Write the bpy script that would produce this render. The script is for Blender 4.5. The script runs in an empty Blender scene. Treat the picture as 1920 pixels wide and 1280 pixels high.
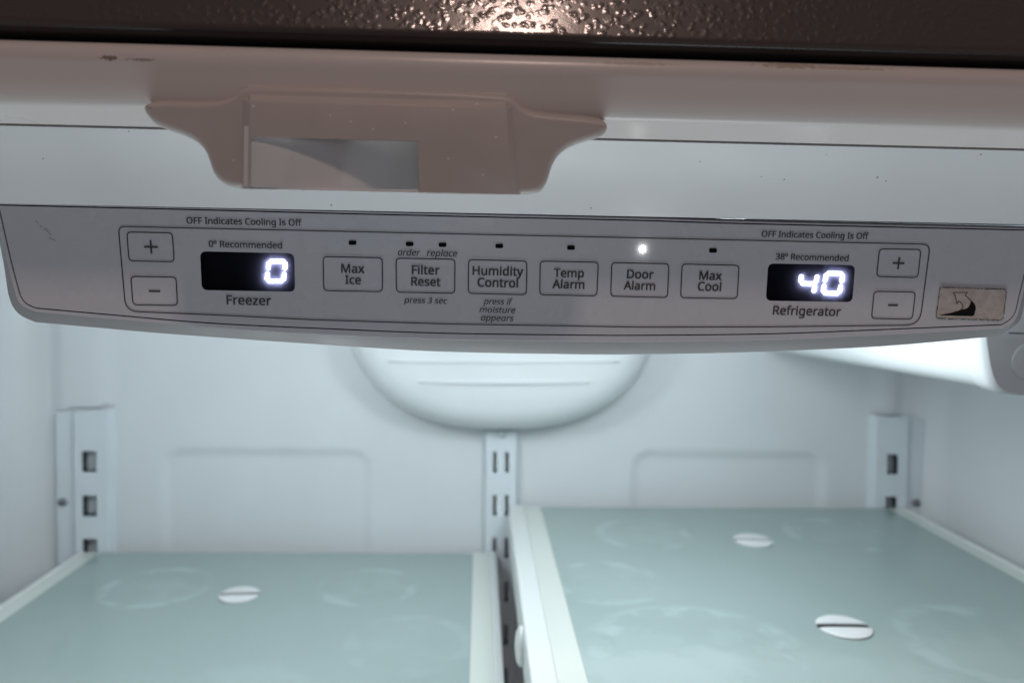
import bpy, bmesh, math, random
from mathutils import Vector, Matrix
from mathutils.geometry import tessellate_polygon
random.seed(4)
S = bpy.context.scene
C = S.collection

# ------------------------------------------------------------------ camera
FPX = 1442.0
_Y = Vector((900 - 960, -(533 - 640), -FPX)).normalized()
_h = Vector((940, -(533 + 1000 * .0165 - 640), -FPX))
_Z = _h.cross(_Y).normalized()
if _Z.y < 0: _Z = -_Z
_X = _Y.cross(_Z)
cd = bpy.data.cameras.new('camera'); cam = bpy.data.objects.new('camera', cd); C.objects.link(cam)
cam.matrix_world = Matrix((_X, _Y, _Z)).to_4x4()
cd.sensor_width = 36; cd.lens = FPX / 1920 * 36
cd.clip_start = .005; cd.clip_end = 60
cd.dof.use_dof = True; cd.dof.focus_distance = .266; cd.dof.aperture_fstop = 9.6
S.camera = cam

# ------------------------------------------------------------------ world, lamps, exposure
W = bpy.data.worlds.new('World'); S.world = W; W.use_nodes = True
W.node_tree.nodes['Background'].inputs[0].default_value = (1.0, .93, .955, 1)
W.node_tree.nodes['Background'].inputs[1].default_value = .118
def area(name, loc, target, sx, sy, power, col, spread=180):
    l = bpy.data.lights.new(name, 'AREA'); l.shape = 'RECTANGLE'; l.size = sx; l.size_y = sy
    l.energy = power; l.color = col; l.spread = math.radians(spread)
    o = bpy.data.objects.new(name, l); C.objects.link(o); o.location = loc
    o.rotation_euler = (Vector(target) - Vector(loc)).to_track_quat('-Z', 'Y').to_euler()
    return o
COOL = (.84, .932, .965)
for lx in (-.135, .115):
    l = bpy.data.lights.new('cabinet_lamp', 'POINT'); l.shadow_soft_size = .03; l.energy = .95; l.color = COOL
    o = bpy.data.objects.new('cabinet_lamp', l); C.objects.link(o); o.location = (lx, .40, .005)
area('added_fill_from_below', (.04, .240, -.62), (.04, .240, 0), .78, .07, .47, COOL, 70)  # added unseen fill, lights the fascia from below in place of bounced light
area('room_lamp', (.058, -.50, 1.00), (0, .25, .04), .12, .10, 2.7, (1.0, .71, .61))
S.view_settings.view_transform = 'Standard'; S.view_settings.look = 'None'
S.view_settings.exposure = 0; S.view_settings.gamma = 1
S.view_settings.use_curve_mapping = False
S.render.engine = 'CYCLES'
S.cycles.use_denoising = True
S.cycles.max_bounces = 10; S.cycles.diffuse_bounces = 7; S.cycles.transmission_bounces = 6
S.cycles.sample_clamp_indirect = 4

# ------------------------------------------------------------------ pixel rays (1920 x 1280 photo pixels) onto real planes
def ray(x, y):
    d = Vector((x - 960, -(y - 640), -FPX))
    return Vector((d.dot(_X), d.dot(_Y), d.dot(_Z)))
def aty(x, y, Y): r = ray(x, y); return r * (Y / r.y)
def atz(x, y, Z): r = ray(x, y); return r * (Z / r.z)
def atp(x, y, p, n): r = ray(x, y); return r * (p.dot(n) / r.dot(n))

# ------------------------------------------------------------------ materials
def mat(name, base, rough=.4, spec=.5, metal=0, mottle=0, mscale=40, bump=0, bscale=600, coat=0):
    m = bpy.data.materials.new(name); m.use_nodes = True; nt = m.node_tree
    b = nt.nodes['Principled BSDF']
    b.inputs['Base Color'].default_value = (*base, 1); b.inputs['Roughness'].default_value = rough
    b.inputs['Specular IOR Level'].default_value = spec; b.inputs['Metallic'].default_value = metal
    b.inputs['Coat Weight'].default_value = coat
    tc = nt.nodes.new('ShaderNodeTexCoord')
    if mottle:
        n = nt.nodes.new('ShaderNodeTexNoise'); n.inputs['Scale'].default_value = mscale; n.inputs['Detail'].default_value = 5
        nt.links.new(tc.outputs['Object'], n.inputs['Vector'])
        r = nt.nodes.new('ShaderNodeMapRange'); r.inputs[1].default_value = .3; r.inputs[2].default_value = .7
        r.inputs[3].default_value = 1 - mottle; r.inputs[4].default_value = 1 + mottle
        nt.links.new(n.outputs[0], r.inputs[0])
        h = nt.nodes.new('ShaderNodeVectorMath'); h.operation = 'SCALE'; h.inputs[0].default_value = base
        nt.links.new(r.outputs[0], h.inputs['Scale']); nt.links.new(h.outputs[0], b.inputs['Base Color'])
        r2 = nt.nodes.new('ShaderNodeMapRange'); r2.inputs[1].default_value = .3; r2.inputs[2].default_value = .7
        r2.inputs[3].default_value = rough * .85; r2.inputs[4].default_value = min(1, rough * 1.15)
        nt.links.new(n.outputs[0], r2.inputs[0]); nt.links.new(r2.outputs[0], b.inputs['Roughness'])
    if bump:
        n2 = nt.nodes.new('ShaderNodeTexNoise'); n2.inputs['Scale'].default_value = bscale; n2.inputs['Detail'].default_value = 3
        nt.links.new(tc.outputs['Object'], n2.inputs['Vector'])
        bp = nt.nodes.new('ShaderNodeBump'); bp.inputs['Strength'].default_value = bump; bp.inputs['Distance'].default_value = .0004
        nt.links.new(n2.outputs[0], bp.inputs['Height']); nt.links.new(bp.outputs[0], b.inputs['Normal'])
    return m
def stains(m, spots, col, axis='XZ', nscale=900, soft=.35):
    """spots of dirt with a shape of their own: (cx, cz, rx, rz, strength) in object space"""
    nt = m.node_tree; b = nt.nodes['Principled BSDF']
    tc = nt.nodes.new('ShaderNodeTexCoord'); sp = nt.nodes.new('ShaderNodeSeparateXYZ')
    nt.links.new(tc.outputs['Object'], sp.inputs[0])
    nz = nt.nodes.new('ShaderNodeTexNoise'); nz.inputs['Scale'].default_value = nscale; nz.inputs['Detail'].default_value = 4
    nt.links.new(tc.outputs['Object'], nz.inputs['Vector'])
    def mth(op, a, c=None):
        n = nt.nodes.new('ShaderNodeMath'); n.operation = op
        for i, v in enumerate((a, c)):
            if v is None: continue
            if hasattr(v, 'is_output'): nt.links.new(v, n.inputs[i])
            else: n.inputs[i].default_value = v
        return n.outputs[0]
    ax = {'X': 0, 'Y': 1, 'Z': 2}; tot = None
    for cx, cz, rx, rz, st in spots:
        dx = mth('MULTIPLY', mth('SUBTRACT', sp.outputs[ax[axis[0]]], cx), 1 / rx)
        dz = mth('MULTIPLY', mth('SUBTRACT', sp.outputs[ax[axis[1]]], cz), 1 / rz)
        d = mth('SQRT', mth('ADD', mth('MULTIPLY', dx, dx), mth('MULTIPLY', dz, dz)))
        d = mth('ADD', d, mth('MULTIPLY', mth('SUBTRACT', nz.outputs[0], .5), 2.6))
        mr = nt.nodes.new('ShaderNodeMapRange'); mr.interpolation_type = 'SMOOTHSTEP'
        nt.links.new(d, mr.inputs[0]); mr.inputs[1].default_value = 1 + soft; mr.inputs[2].default_value = 1 - soft
        mr.inputs[3].default_value = 0; mr.inputs[4].default_value = st
        tot = mr.outputs[0] if tot is None else mth('MAXIMUM', tot, mr.outputs[0])
    mx = nt.nodes.new('ShaderNodeMix'); mx.data_type = 'RGBA'
    nt.links.new(tot, mx.inputs[0])
    old = b.inputs['Base Color']
    if old.links: nt.links.new(old.links[0].from_socket, mx.inputs[6])
    else: mx.inputs[6].default_value = old.default_value
    mx.inputs[7].default_value = (*col, 1)
    nt.links.new(mx.outputs[2], b.inputs['Base Color'])
def emit(name, col, st):
    m = bpy.data.materials.new(name); m.use_nodes = True; nt = m.node_tree
    b = nt.nodes['Principled BSDF']; b.inputs['Base Color'].default_value = (.02, .02, .02, 1)
    b.inputs['Emission Color'].default_value = (*col, 1); b.inputs['Emission Strength'].default_value = st
    return m

M = {}
M['liner'] = mat('liner_white', (.735, .757, .775), .38, .4, mottle=.02, mscale=14, bump=.05, bscale=300)
M['fascia'] = mat('fascia_white', (.74, .76, .78), .36, .4, mottle=.02, mscale=30, bump=.06, bscale=500)
M['rim'] = mat('rim_white', (.69, .65, .63), .30, .45, mottle=.01, mscale=35, bump=.05, bscale=500)
M['catch'] = mat('catch_plastic', (.55, .508, .485), .36, .4, mottle=.03, mscale=60, bump=.12, bscale=1800)
M['housing'] = mat('panel_housing_grey', (.33, .33, .34), .36, .4, mottle=.02, mscale=60, bump=.08, bscale=1500)
M['overlay'] = mat('panel_overlay_grey', (.685, .70, .765), .27, .45, mottle=.008, mscale=80, bump=.05, bscale=2500)
M['ink'] = mat('ink_dark_grey', (.082, .080, .084), .5, .3)
M['inkline'] = mat('ink_line', (.070, .067, .070), .5, .3)
M['groove'] = mat('groove_black', (.006, .006, .007), .6, .2)
M['black'] = mat('display_black', (.003, .003, .004), .5, .15)
M['foil'] = mat('sticker_foil', (.66, .60, .565), .42, .5, metal=.25, mottle=.13, mscale=420, bump=.3, bscale=1500)
M['rail'] = mat('rail_painted_steel', (.72, .76, .80), .42, .4, mottle=.02)
M['cavity'] = mat('slot_cavity_shade', (.07, .09, .10), .7, .2)
M['screw'] = mat('screw_zinc', (.22, .23, .235), .3, .5, metal=1)
M['trim'] = mat('shelf_trim_white', (.70, .72, .71), .35, .4)
M['band'] = mat('glass_over_trim', (.64, .67, .625), .22, .4)
M['cap'] = mat('cap_white', (.76, .765, .77), .4, .4)
M['lampcool'] = emit('digit_light', (.90, .92, 1.0), 10)
M['led'] = emit('indicator_glow', (1.0, .97, .90), 85)

# dark pebbled steel
m = bpy.data.materials.new('pebbled_steel'); m.use_nodes = True; nt = m.node_tree; b = nt.nodes['Principled BSDF']
b.inputs['Base Color'].default_value = (.050, .033, .028, 1); b.inputs['Roughness'].default_value = .36; b.inputs['Coat Weight'].default_value = .55; b.inputs['Coat Roughness'].default_value = .13; b.inputs['Coat IOR'].default_value = 1.65
b.inputs['Specular IOR Level'].default_value = .4
tc = nt.nodes.new('ShaderNodeTexCoord')
wp = nt.nodes.new('ShaderNodeTexNoise'); wp.inputs['Scale'].default_value = 260; wp.inputs['Detail'].default_value = 2
nt.links.new(tc.outputs['Object'], wp.inputs['Vector'])
ad = nt.nodes.new('ShaderNodeVectorMath'); ad.operation = 'MULTIPLY_ADD'
nt.links.new(wp.outputs['Color'], ad.inputs[0]); ad.inputs[1].default_value = (.0030,) * 3
nt.links.new(tc.outputs['Object'], ad.inputs[2])
vo = nt.nodes.new('ShaderNodeTexVoronoi'); vo.feature = 'SMOOTH_F1'; vo.inputs['Scale'].default_value = 400
vo.inputs['Smoothness'].default_value = .3
nt.links.new(ad.outputs[0], vo.inputs['Vector'])
mr = nt.nodes.new('ShaderNodeMapRange'); mr.interpolation_type = 'SMOOTHSTEP'
mr.inputs[1].default_value = .0; mr.inputs[2].default_value = .60; mr.inputs[3].default_value = 1; mr.inputs[4].default_value = 0
nt.links.new(vo.outputs['Distance'], mr.inputs[0])
nf = nt.nodes.new('ShaderNodeTexNoise'); nf.inputs['Scale'].default_value = 1500; nf.inputs['Detail'].default_value = 2
nt.links.new(tc.outputs['Object'], nf.inputs['Vector'])
am = nt.nodes.new('ShaderNodeMath'); am.operation = 'MULTIPLY_ADD'; am.inputs[1].default_value = .10
nt.links.new(nf.outputs[0], am.inputs[0]); nt.links.new(mr.outputs[0], am.inputs[2])
bp = nt.nodes.new('ShaderNodeBump'); bp.inputs['Strength'].default_value = .22; bp.inputs['Distance'].default_value = .0004
nt.links.new(am.outputs[0], bp.inputs['Height']); nt.links.new(bp.outputs[0], b.inputs['Normal']); nt.links.new(bp.outputs[0], b.inputs['Coat Normal'])
M['pebble'] = m
M['smoothdark'] = mat('dark_smooth_edge', (.02, .016, .015), .35, .4)

# smoked diffusing window of the displays
m = bpy.data.materials.new('display_window'); m.use_nodes = True; nt = m.node_tree
nt.nodes.remove(nt.nodes['Principled BSDF'])
tp_ = nt.nodes.new('ShaderNodeBsdfTransparent'); tl_ = nt.nodes.new('ShaderNodeBsdfTranslucent'); tl_.inputs[0].default_value = (.55, .58, 1, 1)
mx = nt.nodes.new('ShaderNodeMixShader'); mx.inputs[0].default_value = .32
nt.links.new(tp_.outputs[0], mx.inputs[1]); nt.links.new(tl_.outputs[0], mx.inputs[2])
nt.links.new(mx.outputs[0], nt.nodes['Material Output'].inputs[0]); M['window'] = m

# ------------------------------------------------------------------ object helpers
def link(name, me, m, parent=None, smooth=None):
    o = bpy.data.objects.new(name, me); C.objects.link(o)
    for x in (m if isinstance(m, (list, tuple)) else [m]): me.materials.append(x)
    if parent: o.parent = parent; o.matrix_parent_inverse = parent.matrix_world.inverted()
    if smooth is not None:
        for p in me.polygons: p.use_smooth = True
        me.set_sharp_from_angle(angle=math.radians(smooth))
    return o
def mesh(name, vs, fs, m, parent=None, smooth=None, fix=True):
    me = bpy.data.meshes.new(name); me.from_pydata([tuple(v) for v in vs], [], fs)
    if fix:
        bm = bmesh.new(); bm.from_mesh(me); bmesh.ops.remove_doubles(bm, verts=bm.verts, dist=1e-6)
        bmesh.ops.recalc_face_normals(bm, faces=bm.faces); bm.to_mesh(me); bm.free()
    return link(name, me, m, parent, smooth)
def thing(name, label, cat, loc=(0, 0, 0), group=None):
    o = bpy.data.objects.new(name, None); C.objects.link(o); o.location = loc; o.empty_display_size = .02
    o['label'] = label; o['category'] = cat
    if group: o['group'] = group
    bpy.context.view_layer.update()
    return o
def bevel(o, w, n=3, ang=35):
    b = o.modifiers.new('bevel', 'BEVEL'); b.width = w; b.segments = n; b.limit_method = 'ANGLE'; b.angle_limit = math.radians(ang)
    return o
def sweep(prof, x0, x1, nx=2):
    """profile of (Y, z) swept along X"""
    vs = []; fs = []; k = len(prof)
    for i in range(nx):
        x = x0 + (x1 - x0) * i / (nx - 1)
        vs += [Vector((x, y, z)) for y, z in prof]
    for i in range(nx - 1):
        for j in range(k - 1):
            a = i * k + j; fs.append((a, a + 1, a + k + 1, a + k))
    return vs, fs
def boxm(x0, x1, y0, y1, z0, z1):
    v = [Vector((x, y, z)) for x in (x0, x1) for y in (y0, y1) for z in (z0, z1)]
    return v, [(0, 1, 3, 2), (4, 6, 7, 5), (0, 4, 5, 1), (2, 3, 7, 6), (0, 2, 6, 4), (1, 5, 7, 3)]
def catmull(pts, n=6, closed=False):
    out = []; L = len(pts)
    for i in range(L if closed else L - 1):
        g = lambda j: Vector(pts[j % L]) if closed else Vector(pts[max(0, min(L - 1, j))])
        p0, p1, p2, p3 = g(i - 1), g(i), g(i + 1), g(i + 2)
        for t in range(n):
            t /= n
            out.append(.5 * ((2 * p1) + (p2 - p0) * t + (2 * p0 - 5 * p1 + 4 * p2 - p3) * t * t + (3 * p1 - p0 - 3 * p2 + p3) * t ** 3))
    if not closed: out.append(Vector(pts[-1]))
    return out
def rnd(poly, r, n=5):
    """round the corners of a polygon (2D or 3D vectors)"""
    out = []; L = len(poly); P = [Vector(p) for p in poly]
    rr = r if isinstance(r, (list, tuple)) else [r] * L
    for i in range(L):
        p, a, b = P[i], P[i - 1], P[(i + 1) % L]
        if rr[i] <= 0: out.append(p); continue
        u, v = (a - p), (b - p); q = min(rr[i], u.length * .49, v.length * .49)
        A, B = p + u.normalized() * q, p + v.normalized() * q
        for k in range(n + 1):
            t = k / n; out.append((1 - t) ** 2 * A + 2 * t * (1 - t) * p + t * t * B)
    return out
def resample(pts, n):
    P = [Vector(p) for p in pts]; d = [0]
    for a, b in zip(P, P[1:]): d.append(d[-1] + (b - a).length)
    out = []; j = 0
    for i in range(n):
        s = d[-1] * i / (n - 1)
        while j < len(P) - 2 and d[j + 1] < s: j += 1
        w = (s - d[j]) / max(1e-12, d[j + 1] - d[j]); out.append(P[j].lerp(P[j + 1], max(0, min(1, w))))
    return out
def fill(loops):
    """flat face with holes: list of loops of 3D vectors -> verts, triangles"""
    vs = [v for l in loops for v in l]
    return vs, [tuple(t) for t in tessellate_polygon([[Vector(v) for v in l] for l in loops])]
def slab(front_loops, back_fn, cap_back=True):
    """solid between front loops (first outer, rest holes) and their image under back_fn"""
    vs, tr = fill(front_loops); n = len(vs)
    bv = [back_fn(v) for v in vs]; fs = list(tr)
    if cap_back: fs += [tuple(i + n for i in reversed(t)) for t in tr]
    o = 0
    for l in front_loops:
        k = len(l)
        for i in range(k): fs.append((o + i, o + (i + 1) % k, n + o + (i + 1) % k, n + o + i))
        o += k
    return vs + bv, fs

# ================================================================== REFRIGERATOR CABINET
ref = thing('refrigerator', 'white lined refrigerator interior under a dark pebbled steel top edge', 'refrigerator', (0, .45, -.7))
XL, XR = -.402, .418            # side walls
YW = .68                        # rear wall
ZC = .046                       # ceiling
ZF = -.70
RC = .030                       # corner radius
YFR = .262                      # front edge of the liner
# rear wall: fine grid with the two shallow recesses and the bosses over the corner rails
def sstep(a, b, x):
    t = max(0., min(1., (x - a) / (b - a))); return t * t * (3 - 2 * t)
def rrect_sd(x, z, x0, x1, z0, z1, r):
    cx, cz = (x0 + x1) / 2, (z0 + z1) / 2
    qx, qz = abs(x - cx) - (x1 - x0) / 2 + r, abs(z - cz) - (z1 - z0) / 2 + r
    return math.hypot(max(qx, 0), max(qz, 0)) + min(max(qx, qz), 0) - r
rl0, rl1 = aty(308, 846, YW), aty(690, 846, YW)
rr0, rr1 = aty(1190, 851, YW), aty(1545, 851, YW)
bl0, bl1 = aty(98, 768, YW), aty(205, 766, YW)
br0, br1 = aty(1641, 776, YW), aty(1738, 780, YW)
def rear_disp(x, z):
    d = 0
    for p, q in ((rl0, rl1), (rr0, rr1)):
        sd = rrect_sd(x, z, p.x, q.x, -.62, p.z, .014)
        d -= .0028 * sstep(.0055, -.0055, sd)
    for p, q, s in ((bl0, bl1, 1), (br0, br1, -1)):
        if s > 0: a = sstep(q.x + .010, q.x - .012, x) * sstep(XL + RC, XL + RC + .014, x); zl = p.z + .004 * (x - p.x) / (q.x - p.x)
        else: a = sstep(p.x - .010, p.x + .012, x) * sstep(XR - RC, XR - RC - .014, x); zl = p.z - .005 * (x - p.x) / (q.x - p.x)
        d += .0035 * a * (1 if z > zl else 0)
    return d
xs = [XL + RC + (XR - XL - 2 * RC) * i / 330 for i in range(331)]
zs = [ZF + (ZC - RC - ZF) * i / 320 for i in range(321)]
vs = [Vector((x, YW - rear_disp(x, z), z)) for z in zs for x in xs]
nx = len(xs); fs = [(j * nx + i, j * nx + i + 1, (j + 1) * nx + i + 1, (j + 1) * nx + i) for j in range(len(zs) - 1) for i in range(nx - 1)]
mesh('rear_wall', vs, fs, M['liner'], ref, 50)
def arc(cx, cy, r, a0, a1, n=8): return [(cx + r * math.cos(math.radians(a0 + (a1 - a0) * i / n)), cy + r * math.sin(math.radians(a0 + (a1 - a0) * i / n))) for i in range(n + 1)]
# side walls with their rounded rear corners (profiles in X, Y swept along z)
for pr in ([(XL, YFR)] + arc(XL + RC, YW - RC, RC, 180, 90), [(XR, YFR)] + arc(XR - RC, YW - RC, RC, 0, 90)):
    vs = []; fs = []; k = len(pr); nz = 12
    zz = [ZF + (ZC - RC - ZF) * i / nz for i in range(nz + 1)]
    # the boss over the rail continues round the corner
    for z in zz: vs += [Vector((x, y, z)) for x, y in pr]
    for j in range(nz):
        for i in range(k - 1): a = j * k + i; fs.append((a, a + 1, a + k + 1, a + k))
    mesh('side_wall', vs, fs, M['liner'], ref, 60)
# ceiling with coved edges
vs = []; fs = []
prf = [(XL, ZC - RC)] + arc(XL + RC, ZC - RC, RC, 180, 90)[1:] + arc(XR - RC, ZC - RC, RC, 90, 0)
ys = [.295, YW - RC] ; k = len(prf)
for y in ys: vs += [Vector((x, y, z)) for x, z in prf]
for a_ in range(1, 7):
    t = math.radians(90 * a_ / 6); y = YW - RC + RC * math.sin(t); zz = RC * (1 - math.cos(t))
    vs += [Vector((max(XL + RC * (1 - math.cos(t)), min(XR - RC * (1 - math.cos(t)), x)), y, min(z, ZC - zz))) for x, z in prf]
rows = len(vs) // k
fs = [(j * k + i, j * k + i + 1, (j + 1) * k + i + 1, (j + 1) * k + i) for j in range(rows - 1) for i in range(k - 1)]
mesh('ceiling', vs, fs, M['liner'], ref, 60)
v, f = boxm(XL, XR, YFR, YW, ZF - .01, ZF); mesh('floor', v, f, M['liner'], ref)

# rolled front rim, ledge and sloping fascia
zl = lambda py, Y, px=960: aty(px, py, Y).z
Zt = zl(103, .2275)
rim_pts = [(.2375, Zt + .0030), (.2345, Zt + .0022), (.2300, Zt + .0008), (.2277, Zt - .0010), (.2268, Zt - .0040), (.2272, Zt - .0080),
           (.2279, zl(185, .2279)), (.2289, zl(206, .2289)), (.2303, zl(219, .2303)), (.2325, zl(228, .2325)), (.2365, zl(241.5, .2365)), (.2405, zl(255, .2405))]
rp = catmull(rim_pts, 6)
rp = [(p.x, p.y) for p in rp]
rp += [(.2408, zl(255, .2405) + .0003), (.2409, zl(255, .2405) + .0022)]
LX0, LX1 = -.44, .46
v, f = sweep(rp, LX0, LX1, 40); rim = mesh('front_rim', v, f, M['rim'], ref, 40)
p = aty(205, 110, .2272); q = aty(266, 113, .2272); g1 = aty(1195, 124, .2280); g2 = aty(1480, 126, .2280)
lo = lambda P: (P.x - 0, P.z + .7)
inv = lambda P: P   # meshes keep world coordinates, parented with the inverse matrix
stains(M['rim'], [(p.x, p.z, .0022, .0006, .75), (q.x, q.z, .0034, .0004, .5)], (.12, .055, .02), nscale=1400)
stains(M['rim'], [(g1.x, g1.z + .0004, .011, .0005, .4), (g2.x, g2.z + .0003, .008, .0009, .55), (g2.x + .016, g2.z, .013, .0005, .4)], (.33, .25, .11), nscale=700)
f0 = (.2415, zl(262, .2415)); f1 = (.2645, zl(401, .2645))
fa = [(.2460, zl(259, .2428) + .0020), (.2432, zl(259, .2428) + .0004), (.2428, zl(259.5, .2428))]
fa += [(fa[-1][0] + (f1[0] - fa[-1][0]) * i / 8, fa[-1][1] + (f1[1] - fa[-1][1]) * i / 8 + .0012 * math.sin(math.pi * i / 8)) for i in range(1, 9)]
fa += [(.282, f1[1] + .001), (.295, ZC)]
v, f = sweep(fa, LX0, LX1, 40); mesh('ceiling_fascia', v, f, M['fascia'], ref, 40)
specks = []
for x_, y_ in ((1302, 309), (1423, 333), (1467, 338), (1526, 299), (147, 249), (272, 260), (1637, 335), (1114, 386), (1656, 341), (612, 380), (1800, 300), (90, 300)):
    P = aty(x_, y_, .255); specks.append((P.x, P.z, .00022, .00022, .8))
# dark pebbled steel top edge with its smooth rolled bottom
Zp = zl(75, .226)
# slope of the steel face: it mirrors the room lamp just above the middle of its lower edge
_P = aty(955, 72, .226); _H = ((Vector((.058, -.50, 1.00)) - _P).normalized() + (-_P).normalized())
TS = _H.z / -_H.y
tp = [(.226 + TS * (.20 - Zp), .20), (.226 + TS * .0010, Zp + .0026), (.226, Zp + .0016)] + [(.226 + .0022 * (1 - math.cos(math.radians(a))), Zp + .0016 - .0022 * math.sin(math.radians(a))) for a in (12, 25, 38)]
v, f = sweep(tp, LX0, LX1, 60); mesh('top_edge', v, f, M['pebble'], ref, 60)
last = tp[-1]
ep = [last, (last[0] + .0016, last[1] - .0012), (last[0] + .0050, last[1] - .0018), (.2385, last[1] - .0018), (.2385, Zt - .002)]
v, f = sweep(ep, LX0, LX1, 2); mesh('top_edge_lip', v, f, M['smoothdark'], ref, 40)

# ================================================================== DOOR CATCH on the fascia
cat = thing('door_catch', 'taupe plastic door catch bracket with a rectangular pocket under the front rim', 'door catch', aty(705, 355, .235))
YB = .2230
wing = [(263, 191), (300, 190), (380, 192), (415, 190), (436, 181), (452, 165), (456, 158), (955, 172), (962, 182), (978, 203), (1000, 212), (1060, 217), (1141, 223), (1141, 236), (1135, 256),
        (1100, 262), (1062, 275), (1040, 296), (1031, 322), (1026, 345), (1012, 362), (992, 367), (700, 360), (450, 353), (424, 349), (403, 335), (393, 312), (387, 287), (372, 266), (340, 250), (300, 240), (280, 226), (268, 208)]
notch = [(783, 361.5), (785, 264), (471, 256.5), (468, 354)]
i_ = wing.index((450, 353))
wing = wing[:i_] + notch + wing[i_:]
wing.remove((700, 360))
L = [aty(x, y, YB + .0006) for x, y in wing]
def back(v):
    d = max(.006, .2385 + max(0, (zl(258, .2424) - v.z)) * 1.3 + .003 - v.y)
    return Vector((v.x, v.y + d, v.z + d * .42))
def inset(loop, d):
    out = []; n = len(loop); ar = sum(loop[i - 1].x * loop[i].z - loop[i].x * loop[i - 1].z for i in range(n))
    for i in range(n):
        t = (loop[(i + 1) % n] - loop[i - 1]); t.y = 0; t.normalize()
        nr = Vector((-t.z, 0, t.x)) * (1 if ar > 0 else -1); out.append(loop[i] + nr * d)
    return out
def rounded_plate(name, loop, r, back, parent):
    rs = []
    for k in range(7):
        a = math.radians(90 * k / 6); rs.append([v + Vector((0, r * (1 - math.sin(a)) , 0)) for v in inset(loop, r * (1 - math.cos(a)))])
    rs.append([back(v) for v in rs[0]]); rs[0:0] = []
    order = [rs[-1]] + rs[:-1]; n = len(loop); vs = [v for q in order for v in q]; fs = []
    for j in range(len(order) - 1):
        for i in range(n): fs.append((j * n + i, j * n + (i + 1) % n, (j + 1) * n + (i + 1) % n, (j + 1) * n + i))
    o_ = (len(order) - 1) * n
    fs += [tuple(o_ + i for i in t) for t in tessellate_polygon([order[-1]])] + [tuple(reversed(t)) for t in tessellate_polygon([order[0]])]
    return mesh(name, vs, fs, M['catch'], parent, 30)
Ls = []
for i in range(len(L)):
    if wing[i] in notch or wing[(i + 1) % len(L)] in notch: Ls.append(L[i]); continue
    Ls += [L[i], L[i].lerp(L[(i + 1) % len(L)], .5)]
# soften the traced outline a little, keeping the notch corners
keep = {tuple(L[wing.index(q)]) for q in notch}
for _ in range(2):
    Ls = [v if tuple(v) in keep else v * .5 + (Ls[i - 1] + Ls[(i + 1) % len(Ls)]) * .25 for i, v in enumerate(Ls)]
rounded_plate('wing_plate', Ls, .0017, back, cat)
mid_b = [(452, 186), (962, 200), (970, 300), (976, 365), (786, 361), (784.5, 264.5), (470, 257), (467, 353.5), (453, 352), (452, 300)]
mid_f = [(469, 191), (950, 203), (954, 300), (957, 364.5), (786, 361), (784.5, 264.5), (470.5, 257), (469, 353.5), (468.5, 353.4), (469, 300)]
Lb = [aty(x, y, YB + .0012) for x, y in mid_b]; Lf = [aty(x, y, YB - .0026) for x, y in mid_f]
n = len(Lb); v = Lf + Lb + [p + Vector((0, .002, .0008)) for p in Lb]
f = [tuple(t) for t in tessellate_polygon([Lf])] + [tuple(2 * n + i for i in reversed(t)) for t in tessellate_polygon([Lb])]
for q in range(2): f += [(q * n + i, q * n + (i + 1) % n, (q + 1) * n + (i + 1) % n, (q + 1) * n + i) for i in range(n)]
o = mesh('centre_block', v, f, M['catch'], cat, 70); bevel(o, .0013, 4, 20)
lipq = [aty(x, y, YB - .0004) for x, y in ((456, 352.2), (560, 353.6), (800, 359.6), (800, 362.2), (560, 356.8), (456, 354.8))]
v, f = slab([lipq], lambda v: Vector((v.x, v.y + .004, v.z + .0009))); o = mesh('pocket_lip', v, f, M['fascia'], cat, 35); bevel(o, .00015, 2)
# sloping top of the centre block that runs up into the rim
a, b_, c_, d_ = aty(466, 192, YB - .0025), aty(951, 204, YB - .0025), aty(955, 168, .2292), aty(456, 152, .2292)
vs = [a, b_, c_, d_] + [Vector((p.x, .232, p.z - .0008)) for p in (a, b_, c_, d_)]
o = mesh('centre_shoulder', vs, [(0, 1, 2, 3), (4, 7, 6, 5), (0, 4, 5, 1), (1, 5, 6, 2), (2, 6, 7, 3), (3, 7, 4, 0)], M['catch'], cat, 70); bevel(o, .0011, 4)
# pocket: a ramp that gets deeper to the right
pc = [aty(x, y, YB + .002) for x, y in [(466, 250), (790, 258), (788, 361), (464, 354)]]
vs = []; n = 14
for i in range(n + 1):
    t = i / n; dep = .0002 + .0104 * min(1, t / .86) ** 1.6
    for (A, B, ex) in ((pc[0], pc[1], 0), (pc[3], pc[2], .0010)):
        P = A.lerp(B, t); vs.append(Vector((P.x, YB - .0022 + dep + ex * min(1, .25 + t), P.z + (.0012 if A is pc[0] else (dep + ex) * .14))))
fs = [(2 * i, 2 * i + 1, 2 * i + 3, 2 * i + 2) for i in range(n)]
k = len(vs); vs += [Vector((v.x, YB + .028, v.z + .004)) for v in vs]; fs += [tuple(k + j for j in reversed(q)) for q in list(fs)]
mesh('pocket', vs, fs, M['fascia'], cat, 40)

# ================================================================== CONTROL PANEL
TILT = math.radians(8.0)
PN = Vector((0, -math.cos(TILT), -math.sin(TILT)))      # outward normal of the panel face
P0 = aty(930, 520, .268)
UX = Vector((1, 0, 0)); UY = PN.cross(UX); UY = -UY if UY.z < 0 else UY
def pp(x, y, off=0.): return atp(x, y, P0 + PN * off, PN)
panel = thing('control_panel', 'grey touch control panel with two lit white temperature displays', 'control panel', tuple(pp(960, 660)))

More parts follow.
